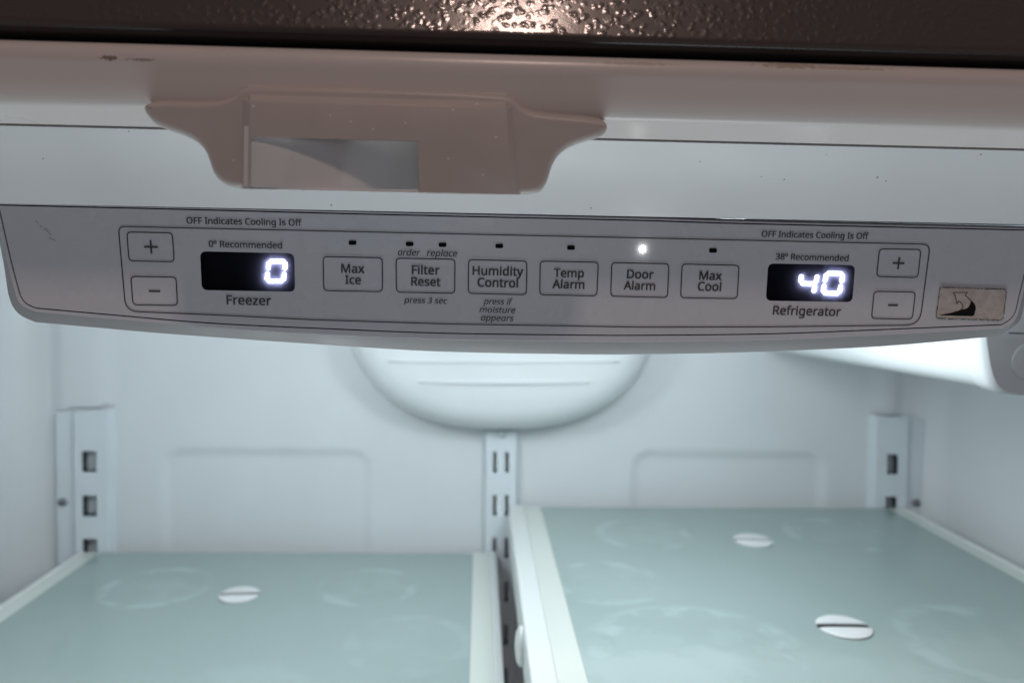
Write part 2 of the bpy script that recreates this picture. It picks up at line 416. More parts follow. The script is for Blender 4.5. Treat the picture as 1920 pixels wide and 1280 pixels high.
def sect(top, right, rc, bot, lc, left, off):
    ns = (50, 12, 10, 60, 10, 12); out = []
    for s, n in zip((top, right, rc, bot, lc, left), ns):
        out += [pp(q.x, q.y, off) for q in resample(catmull([(x, y) for x, y in s], 8), n)[:-1]]
    return out
G = dict(top=[(-2, 385), (333, 393), (640, 401), (830, 405.5), (1200, 414), (1400, 420), (1920, 432), (1936, 432.5)], right=[(1936, 432.5), (1921, 510), (1909, 560)],
         rc=[(1909, 560), (1903, 585), (1893, 599), (1878, 608)],
         bot=[(1878, 608), (1636, 618), (1440, 625.3), (1200, 628), (1080, 627.5), (830, 624), (633, 616.5), (400, 605.5), (213, 590), (67, 577)],
         lc=[(67, 577), (50, 569), (41, 558), (37, 548)], left=[(37, 548), (24, 500), (10, 440), (-2, 385)])
B = dict(top=[(-6, 381), (333, 389.5), (640, 396.5), (830, 401), (1200, 409.5), (1400, 415.5), (1920, 428), (1943, 428.5)], right=[(1943, 428.5), (1928, 510), (1914, 567)],
         rc=[(1914, 567), (1908, 590), (1898, 605), (1878, 616)],
         bot=[(1878, 616), (1653, 628), (1440, 637), (1200, 640), (1080, 639), (830, 635.5), (580, 625), (400, 613.5), (213, 598), (67, 584)],
         lc=[(67, 584), (45, 575), (33, 562), (28, 546)], left=[(28, 546), (16, 500), (3, 440), (-6, 381)])
O = dict(top=[(-10, 377.5), (333, 386.5), (640, 393), (830, 397.5), (1200, 405), (1400, 411.5), (1920, 424.5), (1950, 425)], right=[(1950, 425), (1934, 510), (1920, 570)],
         rc=[(1920, 570), (1914, 597), (1900, 612), (1870, 630)],
         bot=[(1870, 630), (1653, 649), (1400, 660), (1200, 664), (1080, 664), (830, 659), (640, 648), (333, 627), (180, 614), (67, 604)],
         lc=[(67, 604), (40, 592), (24, 575), (15, 550)], left=[(15, 550), (8, 500), (-3, 440), (-10, 377.5)])
gl = sect(**G, off=0)
cen = sum(gl, Vector()) / len(gl)
def grow(loop, d):
    out = []; n = len(loop)
    for i in range(n):
        t = (loop[(i + 1) % n] - loop[i - 1]).normalized(); nrm = t.cross(PN)
        if nrm.dot(loop[i] - cen) < 0: nrm = -nrm
        out.append(loop[i] + nrm * d)
    return out
overlay_loop = grow(gl, -.00012)
groove_in = [v - PN * .0006 for v in grow(gl, -.00014)]
groove_out = [v - PN * .0006 for v in grow(gl, .00034)]
h0 = grow(gl, .00032)
h1 = sect(**B, off=-.00005)
h2 = sect(**O, off=-.0020)
h1b = [a.lerp(b, .06) - PN * .0001 for a, b in zip(h1, h2)]
h2a = [a.lerp(b, .90) for a, b in zip(h1, h2)]
h2a = [v + PN * .0003 for v in h2a]
h3 = [v - PN * .0022 + (cen - v) * .004 for v in h2]
h4 = [v + Vector((0, .034, 0)) + (cen - v) * .03 for v in h3]
def rings(rs, name, m, parent, smooth=40):
    vs = [v for r in rs for v in r]; n = len(rs[0]); fs = []
    for j in range(len(rs) - 1):
        for i in range(n): fs.append((j * n + i, j * n + (i + 1) % n, (j + 1) * n + (i + 1) % n, (j + 1) * n + i))
    return mesh(name, vs, fs, m, parent, smooth)
rings([groove_out, h0, h1], 'bezel', M['overlay'], panel, 35)
rings([h1, h1b, h2a, h2, h3, h4], 'housing', M['housing'], panel, 35)
rings([overlay_loop, groove_in, groove_out], 'groove', M['groove'], panel, 35)

disp = {'left': [(375.2, 471), (551.5, 475), (553.3, 547), (378.3, 543.8)], 'right': [(1440.3, 493.8), (1603.4, 497), (1598, 566.3), (1435.8, 563.6)]}
dloops = {k: rnd([pp(x, y) for x, y in q], .0021, 6) for k, q in disp.items()}
v, f = fill([overlay_loop] + list(dloops.values()))
overlay = mesh('overlay', v, f, M['overlay'], panel)
for pl in overlay.data.polygons:
    pass
# flip if it faces away
if overlay.data.polygons[0].normal.dot(PN) < 0: overlay.data.flip_normals()

GLYPH = {" ":[209,[]],"0":[459,[[419,287,419,253,417,221,414,191,409,163,403,137,395,112,386,90,376,70,363,52,349,37,334,23,316,12,297,3,276,-3,253,-7,229,-8,198,-6,170,1,145,12,122,27,103,47,86,70,71,98,60,129,51,163,44,201,41,243,39,287,40,332,44,373,50,411,58,446,69,477,83,504,99,527,119,547,141,562,167,573,196,579,229,581,259,579,287,573,313,562,335,547,355,527,372,504,387,477,399,446,408,411,414,373,418,332],[110,287,111,249,113,215,116,184,121,156,128,132,137,111,147,93,159,78,173,67,190,59,208,54,229,52,249,54,268,59,284,67,298,78,310,92,320,110,329,131,336,156,341,184,345,215,347,249,348,287,347,325,345,359,341,390,336,417,329,442,320,463,310,481,298,495,284,507,268,515,249,520,229,521,208,520,190,515,173,507,159,495,147,481,137,463,128,442,121,417,116,390,113,359,111,325]]],"3":[459,[[395,439,394,420,392,403,387,387,381,372,373,359,363,347,352,336,340,326,326,318,310,311,294,306,277,302,277,298,309,293,337,283,360,271,379,255,394,236,405,214,411,190,413,163,412,139,407,116,400,94,390,74,377,56,360,40,341,26,318,14,292,4,263,-3,230,-7,193,-8,171,-8,150,-6,130,-4,110,-1,91,3,72,8,54,15,36,23,36,89,54,81,74,73,93,67,114,61,135,57,155,54,175,52,194,51,230,53,260,59,285,68,305,81,320,98,331,117,337,139,339,164,338,182,335,197,329,211,320,223,310,233,297,242,282,249,265,255,246,260,226,263,203,265,179,265,123,265,123,326,180,326,202,326,223,329,242,333,259,339,274,347,286,356,298,366,307,377,314,390,319,404,322,418,323,434,321,454,316,471,307,486,295,498,280,508,262,516,242,520,219,521,204,521,190,520,176,518,164,515,117,498,75,473,39,521,55,533,73,544,93,554,115,563,139,571,163,576,190,579,218,581,260,578,296,571,327,558,352,540,371,519,384,495,393,468]]],"8":[459,[[229,581,253,580,276,577,298,572,318,565,336,556,352,546,366,533,378,519,388,503,395,485,399,465,400,443,399,427,396,411,392,397,385,383,377,371,368,359,357,348,346,338,333,328,320,319,306,311,291,303,308,294,325,285,340,275,355,265,369,254,381,242,392,229,401,216,409,201,414,185,418,167,419,148,417,125,413,104,406,84,395,65,383,49,367,34,350,22,330,11,308,3,284,-3,258,-7,231,-8,201,-7,174,-3,149,2,126,10,106,21,89,33,74,47,61,63,52,81,45,101,41,122,39,146,40,165,43,183,49,199,56,214,65,228,75,241,86,253,99,264,113,274,128,283,143,291,158,299,144,307,131,316,119,326,107,336,96,346,87,358,78,370,71,383,65,396,61,411,59,427,58,444,59,465,63,485,70,503,80,518,92,533,107,545,123,556,141,565,161,572,182,577,205,580],[108,145,110,125,116,107,125,90,138,76,155,64,176,55,200,50,229,48,257,50,281,55,302,64,319,76,332,91,342,108,348,127,350,148,349,161,346,174,341,186,335,197,327,207,317,217,306,226,293,235,279,243,264,251,247,258,229,265,217,270,200,262,184,254,170,246,157,237,146,228,136,219,128,208,121,197,115,186,111,173,109,160],[228,524,207,522,188,518,170,512,155,502,143,491,134,476,128,460,127,441,128,427,130,414,135,402,141,391,148,382,157,373,167,365,179,357,232,330,282,357,292,364,302,373,310,382,317,392,323,402,327,414,330,427,330,441,329,460,323,476,315,491,302,502,287,512,270,518,250,522]]],"A":[512,[[437,0,368,177,141,177,73,0,0,0,224,575,289,575,512,0],[282,415,274,438,263,473,255,500,247,468,238,438,230,415,165,241,346,241]]],"C":[507,[[323,517,301,516,280,513,260,508,241,502,223,493,206,482,192,470,178,456,166,440,155,423,146,404,139,383,133,361,129,337,126,312,125,286,126,252,131,220,138,191,147,164,160,139,175,117,192,99,213,83,236,71,262,62,291,57,322,55,341,56,359,57,377,59,394,62,460,78,460,15,443,10,427,5,410,1,393,-2,375,-5,356,-7,335,-8,312,-8,270,-6,232,1,197,12,166,28,139,48,115,72,95,99,78,131,65,165,56,203,51,244,49,287,50,319,53,349,59,378,67,406,77,432,89,456,103,478,120,499,138,517,159,534,181,548,206,559,233,569,261,575,292,579,324,581,346,580,367,578,388,576,409,572,429,567,448,561,465,554,482,547,453,486,394,508,378,512,360,515,342,517]]],"D":[585,[[536,292,534,246,528,203,516,165,501,131,481,100,457,74,430,51,399,33,364,18,325,8,283,2,237,0,78,0,78,573,254,573,296,571,335,565,371,555,404,540,434,523,460,501,483,475,502,446,517,413,528,377,534,336],[460,289,459,326,454,359,446,388,435,415,421,437,404,457,384,474,361,487,336,498,308,505,277,509,244,511,150,511,150,62,228,62,282,65,329,76,369,94,402,119,428,151,446,190,457,236]]],"F":[416,[[150,0,78,0,78,573,398,573,398,509,150,509,150,306,383,306,383,243,150,243]]],"H":[594,[[516,0,443,0,443,267,150,267,150,0,78,0,78,573,150,573,150,330,443,330,443,573,516,573]]],"I":[272,[[239,0,32,0,32,42,99,57,99,515,32,531,32,573,239,573,239,531,172,515,172,57,239,42]]],"M":[727,[[330,0,142,502,139,502,142,461,144,407,144,347,144,0,78,0,78,573,184,573,361,103,364,103,544,573,650,573,650,0,578,0,578,352,579,408,581,460,584,501,581,501,390,0]]],"O":[626,[[577,287,576,255,573,224,568,194,561,166,551,140,540,116,526,94,510,73,493,54,473,38,451,24,428,13,402,4,375,-3,345,-7,314,-8,281,-7,251,-3,222,4,196,13,173,25,151,39,131,55,114,73,98,94,85,116,74,141,65,167,58,195,53,224,50,255,49,288,51,331,56,370,65,408,78,442,94,473,114,500,138,524,166,545,197,561,232,572,271,579,314,581,356,579,393,572,428,561,459,545,486,525,510,501,530,473,547,442,560,408,570,370,576,330],[125,287,126,252,130,220,136,190,145,163,157,138,171,117,188,98,207,83,230,70,255,62,283,56,314,55,345,56,373,62,398,70,420,83,439,98,456,117,470,138,481,163,490,190,496,220,500,252,501,287,498,338,490,384,476,423,456,457,431,484,398,503,360,514,314,518,283,516,255,511,230,502,207,490,188,475,171,457,157,435,145,411,136,384,130,354,126,322]]],"R":[499,[[236,573,270,571,301,568,329,562,353,555,375,544,393,532,409,517,422,500,432,481,439,460,443,436,444,410,443,388,440,368,435,350,427,334,418,319,408,306,397,295,385,285,371,277,358,269,344,262,330,257,487,0,403,0,264,237,150,237,150,0,78,0,78,573],[232,510,150,510,150,298,236,298,268,299,296,304,319,313,338,325,352,341,362,359,368,381,370,407,369,424,366,440,361,455,355,467,346,477,336,486,324,494,310,500,293,504,275,507,254,509]]],"T":[446,[[259,0,187,0,187,509,8,509,8,573,437,573,437,509,259,509]]],"a":[450,[[231,437,268,435,299,428,326,418,347,403,364,383,376,358,383,328,385,293,385,0,334,0,320,61,317,61,307,50,298,40,288,30,279,22,268,15,258,9,246,3,234,-1,220,-4,206,-6,190,-8,172,-8,154,-7,136,-5,119,0,103,6,88,13,75,23,64,34,55,48,47,63,41,80,38,99,37,119,40,150,50,176,65,199,87,219,116,234,152,245,194,253,243,257,316,259,316,285,315,309,310,330,303,347,293,359,280,368,265,375,247,379,227,380,210,379,194,378,178,374,163,370,106,347,84,400,99,408,115,414,132,421,151,426,170,431,190,434,210,436],[252,208,215,205,184,200,159,192,141,182,127,170,118,155,112,138,110,119,111,102,115,87,122,75,132,66,144,58,157,53,172,50,188,49,215,51,238,56,260,66,279,79,295,96,306,117,313,142,315,172,315,210]]],"b":[493,[[139,461,138,410,135,373,139,373,149,386,161,398,174,409,189,419,206,427,226,432,248,436,272,437,310,434,344,423,374,406,401,381,422,350,437,312,446,267,449,215,448,180,444,147,437,118,427,91,415,68,400,48,384,31,365,17,344,6,322,-2,298,-6,272,-8,248,-7,226,-3,206,2,189,10,174,20,161,31,149,42,139,55,133,55,119,0,68,0,68,609,139,609],[260,379,238,377,219,374,202,369,188,361,175,351,165,339,157,325,150,308,145,289,142,268,139,244,139,217,139,214,140,177,145,144,153,116,165,93,181,74,202,61,229,53,261,51,288,53,312,61,332,74,348,93,360,117,369,145,374,178,376,216,374,254,369,287,360,315,348,338,331,356,311,368,288,376]]],"c":[385,[[241,-8,213,-7,187,-2,162,5,139,15,118,28,99,45,83,65,69,87,58,114,50,143,46,176,44,213,46,250,51,284,59,315,71,342,85,365,102,385,121,401,142,415,166,425,191,432,217,436,245,438,262,437,278,436,293,434,309,431,323,427,336,424,348,419,358,415,337,356,292,370,244,376,223,375,204,371,187,366,172,358,159,347,148,335,138,320,131,303,125,284,120,263,118,239,117,213,118,189,120,166,125,145,131,126,138,109,148,94,159,82,172,71,186,63,202,58,220,54,240,53,257,53,273,55,288,57,302,60,351,78,351,15,340,10,328,5,316,1,304,-2,290,-5,275,-7,258,-8]]],"d":[493,[[221,-8,182,-5,148,6,118,23,92,48,71,79,56,117,47,162,44,214,47,266,56,311,71,350,93,381,119,406,149,424,183,434,221,438,238,437,253,436,267,433,280,429,292,425,303,420,314,413,323,407,354,374,359,374,356,405,354,438,354,609,425,609,425,0,368,0,358,58,354,58,323,24,314,17,303,11,292,6,279,1,266,-3,252,-6,237,-7],[232,51,263,53,290,60,311,71,328,88,340,109,348,135,354,165,355,200,355,213,354,251,349,284,340,313,329,336,313,355,291,369,264,377,231,379,204,376,181,368,162,354,146,334,133,309,124,281,119,249,117,213,119,176,124,144,133,116,146,93,162,74,181,61,205,53]]],"e":[452,[[234,438,261,436,286,432,308,424,329,414,348,401,364,385,378,367,390,346,399,323,406,299,410,272,411,244,411,201,117,201,120,167,127,137,139,111,154,90,174,74,197,62,224,55,254,52,274,53,293,54,310,56,327,60,343,64,359,69,375,75,392,82,392,20,376,13,359,8,343,3,327,-1,310,-4,292,-6,272,-8,251,-8,221,-6,194,-2,167,6,143,17,121,31,101,48,85,68,70,91,59,117,51,146,46,177,44,212,46,246,50,277,57,306,68,333,81,357,96,378,114,395,134,411,157,423,181,431,207,436],[233,380,209,378,188,372,170,362,154,348,140,330,130,309,123,285,119,257,338,257,337,275,335,292,331,307,326,322,320,334,312,346,303,356,292,364,280,371,266,376,251,379]]],"f":[276,[[266,375,158,375,158,0,87,0,87,375,12,375,12,408,87,432,87,457,88,483,92,507,97,528,104,547,113,563,124,577,137,588,152,597,168,604,186,609,206,612,227,613,274,609,310,599,292,544,262,552,228,556,211,554,197,550,185,542,175,532,168,519,162,502,159,481,158,458,158,430,266,430]]],"g":[493,[[221,438,241,437,261,434,280,429,297,422,314,413,329,402,343,388,355,373,359,373,369,430,425,430,425,-7,424,-36,420,-63,413,-88,404,-109,392,-129,378,-146,361,-160,341,-172,318,-181,293,-187,264,-191,233,-192,210,-192,188,-191,167,-189,147,-186,128,-182,110,-177,94,-172,78,-165,78,-100,94,-108,111,-114,129,-120,149,-125,170,-129,191,-132,214,-133,237,-134,263,-132,286,-126,306,-116,324,-101,337,-84,347,-63,353,-39,355,-13,355,4,356,32,358,57,354,57,343,42,329,28,315,17,299,8,281,1,263,-4,243,-7,221,-8,182,-4,147,7,117,25,91,51,70,83,56,121,47,164,44,214,47,263,56,306,70,344,91,377,117,404,147,423,181,434],[230,379,213,377,197,374,182,368,169,359,157,349,147,336,138,320,130,303,125,284,120,262,118,239,117,213,119,176,124,143,134,115,146,92,163,73,182,60,205,52,232,50,248,50,262,52,276,54,288,58,299,63,309,69,318,76,326,85,334,94,340,105,345,117,349,131,352,145,354,161,356,179,356,197,356,214,355,242,353,267,349,289,343,309,335,326,326,340,315,352,302,362,287,369,270,374,251,377]]],"i":[207,[[139,430,139,0,68,0,68,430],[104,591,112,590,119,588,126,585,133,580,138,574,142,566,144,557,145,546,144,536,142,526,138,519,133,512,126,508,119,504,112,502,104,501,96,502,88,504,81,508,75,512,69,519,66,526,63,536,63,546,63,557,66,566,69,574,75,580,81,585,88,588,96,590]]],"l":[207,[[139,0,68,0,68,609,139,609]]],"m":[750,[[540,438,574,436,603,429,628,417,649,401,665,379,676,352,683,319,685,280,685,0,615,0,615,277,614,300,610,321,603,338,594,353,582,364,567,372,549,377,528,379,499,376,474,369,454,358,438,342,426,322,418,298,413,270,411,237,411,0,342,0,342,277,341,293,339,308,336,321,332,333,327,344,320,353,312,361,303,367,293,372,281,376,268,378,253,379,233,377,215,374,199,368,185,360,174,350,164,338,156,324,150,308,145,290,141,269,139,247,139,223,139,0,68,0,68,430,125,430,136,371,140,371,147,382,155,392,163,401,173,409,183,416,194,422,205,427,217,431,229,434,241,436,254,437,266,438,290,437,312,433,332,428,349,420,365,410,378,398,389,383,398,366,402,366,414,383,427,398,443,410,461,420,480,428,499,433,519,437]]],"n":[496,[[275,438,311,436,343,429,369,417,391,401,409,379,421,352,428,319,431,280,431,0,361,0,361,275,359,299,355,321,348,338,338,353,324,364,308,372,288,377,265,379,232,376,204,368,182,356,166,338,154,316,146,289,140,258,139,223,139,0,68,0,68,430,125,430,136,371,140,371,147,382,156,392,165,401,175,409,186,416,198,422,210,427,222,431,235,434,248,436,262,437]]],"o":[485,[[442,216,441,190,438,165,434,142,428,121,420,101,411,82,400,66,388,51,374,37,359,25,342,15,324,7,305,0,285,-4,264,-7,241,-8,221,-7,200,-4,181,0,163,7,145,15,129,25,114,37,100,51,88,66,77,82,67,101,59,121,52,142,48,165,45,190,44,216,46,250,50,282,58,310,68,336,81,360,97,380,116,397,137,412,161,423,186,431,214,436,244,438,272,436,299,431,324,423,347,412,368,397,387,380,403,360,417,336,428,310,436,282,440,250],[117,216,118,191,120,169,125,147,130,128,138,110,147,95,159,82,172,71,187,62,203,56,222,52,243,51,264,52,282,56,299,62,314,71,327,82,339,95,348,110,356,128,361,147,366,169,368,191,369,216,368,240,365,263,361,284,355,303,348,320,338,335,327,348,314,359,299,367,282,374,263,377,242,379,212,376,185,368,164,354,147,335,134,311,124,284,119,252]]],"p":[493,[[273,438,310,434,344,424,374,407,401,383,422,351,437,313,446,268,449,216,448,181,444,148,437,119,427,93,415,69,401,49,384,31,365,17,345,6,322,-2,298,-6,272,-8,256,-7,241,-6,227,-3,213,1,201,6,190,11,179,17,170,24,139,55,134,55,137,20,139,-16,139,-192,68,-192,68,430,126,430,136,371,139,371,170,405,179,412,189,419,201,424,213,429,226,433,240,436,256,437],[260,379,239,377,221,374,204,369,190,362,178,353,167,342,158,328,152,313,146,295,142,275,140,254,139,229,139,216,139,190,142,167,145,145,150,126,157,109,165,93,176,80,188,70,203,61,220,55,239,52,261,51,280,52,297,56,312,63,326,72,338,84,348,98,357,113,364,131,369,150,373,171,375,193,376,217,374,252,369,283,360,310,348,334,331,354,311,367,288,376]]],"q":[493,[[354,-9,355,25,358,58,354,58,344,45,332,32,318,21,303,11,285,3,266,-3,243,-7,219,-8,182,-5,148,6,119,23,93,48,71,79,56,117,47,162,44,214,46,249,50,282,57,311,67,338,79,361,93,381,110,398,129,413,150,424,172,432,196,436,221,438,245,437,267,433,287,427,304,419,319,408,333,397,345,385,355,371,358,371,369,430,425,430,425,-192,354,-192],[233,51,254,52,272,55,289,60,304,67,316,76,327,87,335,100,342,116,348,134,352,153,354,175,355,199,355,213,354,252,348,285,340,314,328,337,312,356,290,369,263,377,231,379,204,376,181,368,161,354,145,334,133,309,124,281,119,249,117,213,119,176,124,145,133,117,146,93,162,75,182,61,205,53]]],"r":[331,[[269,438,295,437,319,433,310,368,287,372,264,374,252,373,240,371,228,368,217,363,206,358,195,351,186,343,176,334,168,324,161,313,154,301,149,289,144,275,141,261,139,245,139,229,139,0,68,0,68,430,126,430,134,351,137,351,144,363,152,374,161,385,170,395,180,404,191,413,202,420,214,426,227,431,240,435,254,437]]],"s":[384,[[348,119,347,99,343,80,336,64,327,49,316,36,302,24,286,14,268,6,248,0,226,-4,202,-7,176,-8,155,-8,135,-6,116,-4,99,-1,83,3,68,8,55,13,42,19,42,83,55,77,70,71,86,65,104,60,122,55,141,52,159,50,178,49,203,50,224,53,242,59,256,66,266,76,274,86,278,99,280,112,271,141,266,148,259,154,250,160,239,167,227,173,212,180,194,188,174,196,154,204,135,212,118,220,103,228,89,236,76,245,66,255,57,266,50,278,45,292,42,307,41,324,44,350,52,372,66,392,85,408,109,421,137,430,168,436,202,438,221,437,240,436,258,434,275,430,292,426,308,421,324,415,339,409,315,353,258,372,243,376,228,378,213,380,197,380,177,379,159,377,144,372,131,366,121,358,114,350,110,339,108,328,109,319,111,312,114,304,119,298,125,292,133,286,142,280,154,274,219,246,239,239,257,231,274,223,289,215,302,206,314,197,324,187,333,176,339,164,344,150,347,135]]],"t":[289,[[212,50,245,53,272,59,272,5,240,-4,200,-8,183,-7,167,-5,152,-1,138,4,124,11,112,20,101,31,91,44,84,60,78,79,75,100,74,125,74,375,13,375,13,409,75,437,103,528,144,528,144,430,269,430,269,375,144,375,144,127,146,108,149,93,155,79,163,69,173,60,185,54,198,51]]],"u":[496,[[427,430,427,0,370,0,359,57,356,57,349,46,340,36,331,28,321,20,310,13,298,8,286,3,273,-1,260,-4,247,-6,234,-8,220,-8,195,-7,173,-4,152,1,134,8,117,18,103,29,91,43,81,59,73,78,68,99,64,122,63,148,63,430,135,430,135,153,136,129,141,108,148,91,158,76,171,65,188,57,207,52,230,51,253,52,273,55,291,61,306,69,319,79,330,91,338,105,345,121,350,140,354,160,356,182,357,206,357,430]]],"x":[424,[[170,220,22,430,102,430,213,268,322,430,402,430,253,220,410,0,330,0,213,172,94,0,14,0]]],"y":[409,[[1,430,76,430,169,185,184,144,196,105,205,68,209,68,224,121,245,186,333,430,409,430,224,-59,216,-79,207,-97,198,-114,188,-130,177,-144,165,-156,152,-167,138,-176,123,-183,106,-188,87,-191,67,-192,34,-190,9,-186,9,-130,30,-133,56,-135,68,-134,79,-132,90,-130,99,-126,108,-120,116,-114,123,-107,130,-99,152,-59,174,-2]]],"z":[377,[[346,0,31,0,31,47,262,375,45,375,45,430,340,430,340,377,112,55,346,55]]],"º":[302,[[277,443,275,413,268,386,257,362,242,343,223,327,202,316,177,309,150,307,124,309,101,316,80,327,61,342,46,361,34,385,28,412,26,443,28,474,34,502,45,525,59,544,78,559,99,570,124,577,152,579,170,578,187,575,203,570,217,563,231,555,242,544,252,532,261,518,268,502,273,484,276,465],[76,443,77,422,81,403,86,387,94,373,104,363,117,356,132,351,151,350,169,351,185,356,198,363,208,373,215,387,221,403,224,422,225,443,224,466,221,485,215,501,208,514,198,524,185,531,169,535,151,536,132,535,117,531,104,524,94,514,86,501,81,485,77,466]]]}
def text_mesh(name, s, x0, x1, y0, y1, m, parent, italic=False, bold=12, off=.00012, hs=1.0):
    """lettering whose ink runs from pixel (x0, y0) to (x1, y1) along its baseline, laid on the panel face"""
    A, Bq = pp(x0, y0), pp(x1, y1); u = (Bq - A); Wd = u.length; u = u.normalized(); w = PN.cross(u)
    if w.z < 0: w = -w
    pen = 0; polys = []
    for ch in s:
        src = {'a': 'q'}.get(ch, ch) if italic else ch
        adv, sp = GLYPH[src]; loops = []
        for fl in sp:
            P = [(fl[i] / 1000., fl[i + 1] / 1000.) for i in range(0, len(fl), 2)]
            if italic and ch == 'a': P = [(x, max(y, 0.)) for x, y in P]
            # drop repeats, embolden along normals
            Q = [p for i, p in enumerate(P) if math.hypot(p[0] - P[i - 1][0], p[1] - P[i - 1][1]) > 1e-4]
            R = Q
            loops.append([(x + pen + (.20 * y if italic else 0), y) for x, y in R])
        polys.append(loops); pen += adv / 1000 * hs
    xs_ = [x for l in polys for q in l for x, y in q]; lo_, hi_ = min(xs_), max(xs_)
    sc = Wd / (hi_ - lo_)
    vs = []; fs = []
    bw = bold / 1000.
    for loops, (bx, by, bz) in [(l, q) for l in polys if l for q in ((-bw, -bw * .6, 0), (bw, -bw * .6, 1), (-bw, bw * .6, 2), (bw, bw * .6, 3), (0, 0, 4))]:
        # one filled outline per letter, struck five times with a tiny shift as a heavier weight
        cu = bpy.data.curves.new('letter', 'CURVE'); cu.dimensions = '2D'; cu.fill_mode = 'BOTH'
        for l in loops:
            sp = cu.splines.new('POLY'); sp.points.add(len(l) - 1); sp.use_cyclic_u = True
            for pt, (x, y) in zip(sp.points, l): pt.co = ((x - lo_) * 10, y * 10, 0, 1)
        co = bpy.data.objects.new('letter', cu); C.objects.link(co)
        dg = bpy.context.evaluated_depsgraph_get(); me = co.evaluated_get(dg).to_mesh()
        n = len(vs); vs += [A + u * ((v.co.x / 10 + bx) * sc) + w * ((v.co.y / 10 + by) * sc) + PN * (off + bz * 4e-6) for v in me.vertices]
        fs += [tuple(i + n for i in p.vertices) for p in me.polygons]
        co.evaluated_get(dg).to_mesh_clear(); bpy.data.objects.remove(co); bpy.data.curves.remove(cu)
    return mesh(name, vs, fs, m, parent, fix=False)
GS = 1.0
def strokes(name, quads, m, parent):
    vs = []; fs = []
    for q in quads:
        n = len(vs); vs += q; fs.append(tuple(range(n, n + len(q))))
    return mesh(name, vs, fs, m, parent, fix=False)
def outline(name, loop, wd, m, parent, off=.0001):
    """a printed line of width wd along a closed loop on the panel face"""
    c = sum(loop, Vector()) / len(loop); a = []; b = []; n = len(loop)
    for i in range(n):
        t = (loop[(i + 1) % n] - loop[i - 1]).normalized(); q = t.cross(PN)
        a.append(loop[i] + q * wd / 2 + PN * off); b.append(loop[i] - q * wd / 2 + PN * off)
    fs = [(i, (i + 1) % n, n + (i + 1) % n, n + i) for i in range(n)]
    return mesh(name, a + b, fs, m, parent, fix=False)
MM = .268 / FPX            # one photo pixel on the panel, in metres (about 0.19 mm)

# printed border line round the keys
fr = [(222, 424.5), (1744, 458.0), (1724, 609), (1440, 612.5), (1200, 613), (1080, 611), (830, 607), (580, 599), (420, 591), (236, 583)]
loop = rnd([pp(x, y) for x, y in fr], [.0022, .0030, .0050, .004, .004, .004, .004, .004, .004, .0042], 6)
outline('border_line', loop, 2.1 * MM, M['inkline'], panel)

# displays: a black well, lit segments on its floor, a smoked diffusing window in front
SEG = {'a': ((.06, 1), (.94, 1)), 'b': ((1, .95), (1, .575)), 'c': ((1, .425), (1, .05)), 'd': ((.06, 0), (.94, 0)), 'e': ((0, .425), (0, .05)), 'f': ((0, .95), (0, .575)), 'g': ((.08, .5), (.92, .5))}
DG = {'0': 'abcdef', '4': 'fgbc'}
DEPTH = .0013
def digit(name, ch, tl, tr, br, bl, th, parent):
    q = [pp(x, y, -DEPTH + .0002) for x, y in (tl, tr, br, bl)]
    def at(s, t): return q[3].lerp(q[2], s).lerp(q[0].lerp(q[1], s), t)
    quads = []
    for sname in DG[ch]:
        (s0, t0), (s1, t1) = SEG[sname]; a, b = at(s0, t0), at(s1, t1)
        d = (b - a).normalized(); w = PN.cross(d) * th / 2; e = d * th * .42
        quads.append([a + w * .8, a - e * .45, a - w * .8, a - w + e * .5, b - w - e * .5, b - w * .8, b + e * .45, b + w * .8, b + w - e * .5, a + w + e * .5])
    return strokes(name, quads, M['lampcool'], parent)
def display(k, label, digits):
    lp = dloops[k]
    n = len(lp); lo2 = [v - PN * DEPTH for v in lp]
    vs = list(lp) + lo2; fs = [(i, (i + 1) % n, n + (i + 1) % n, n + i) for i in range(n)] + [tuple(range(n, 2 * n))]
    d = mesh('display', vs, fs, M['black'], panel); d['label'] = label
    for a in digits: digit('digit', *a, d)
    mesh('display_window', [v - PN * .0002 for v in lp], [tuple(range(n))], M['window'], d)
display('left', 'black display window showing a lit 0', [('0', (504.5, 489.5), (535.8, 490), (531.5, 527), (500.5, 526.5), 7.4 * MM)])
display('right', 'black display window showing a lit 40', [('4', (1503, 514), (1532.5, 515), (1525, 549), (1496.5, 548), 7.4 * MM), ('0', (1549, 512), (1580.5, 513), (1573.5, 550), (1542.5, 549), 7.4 * MM)])

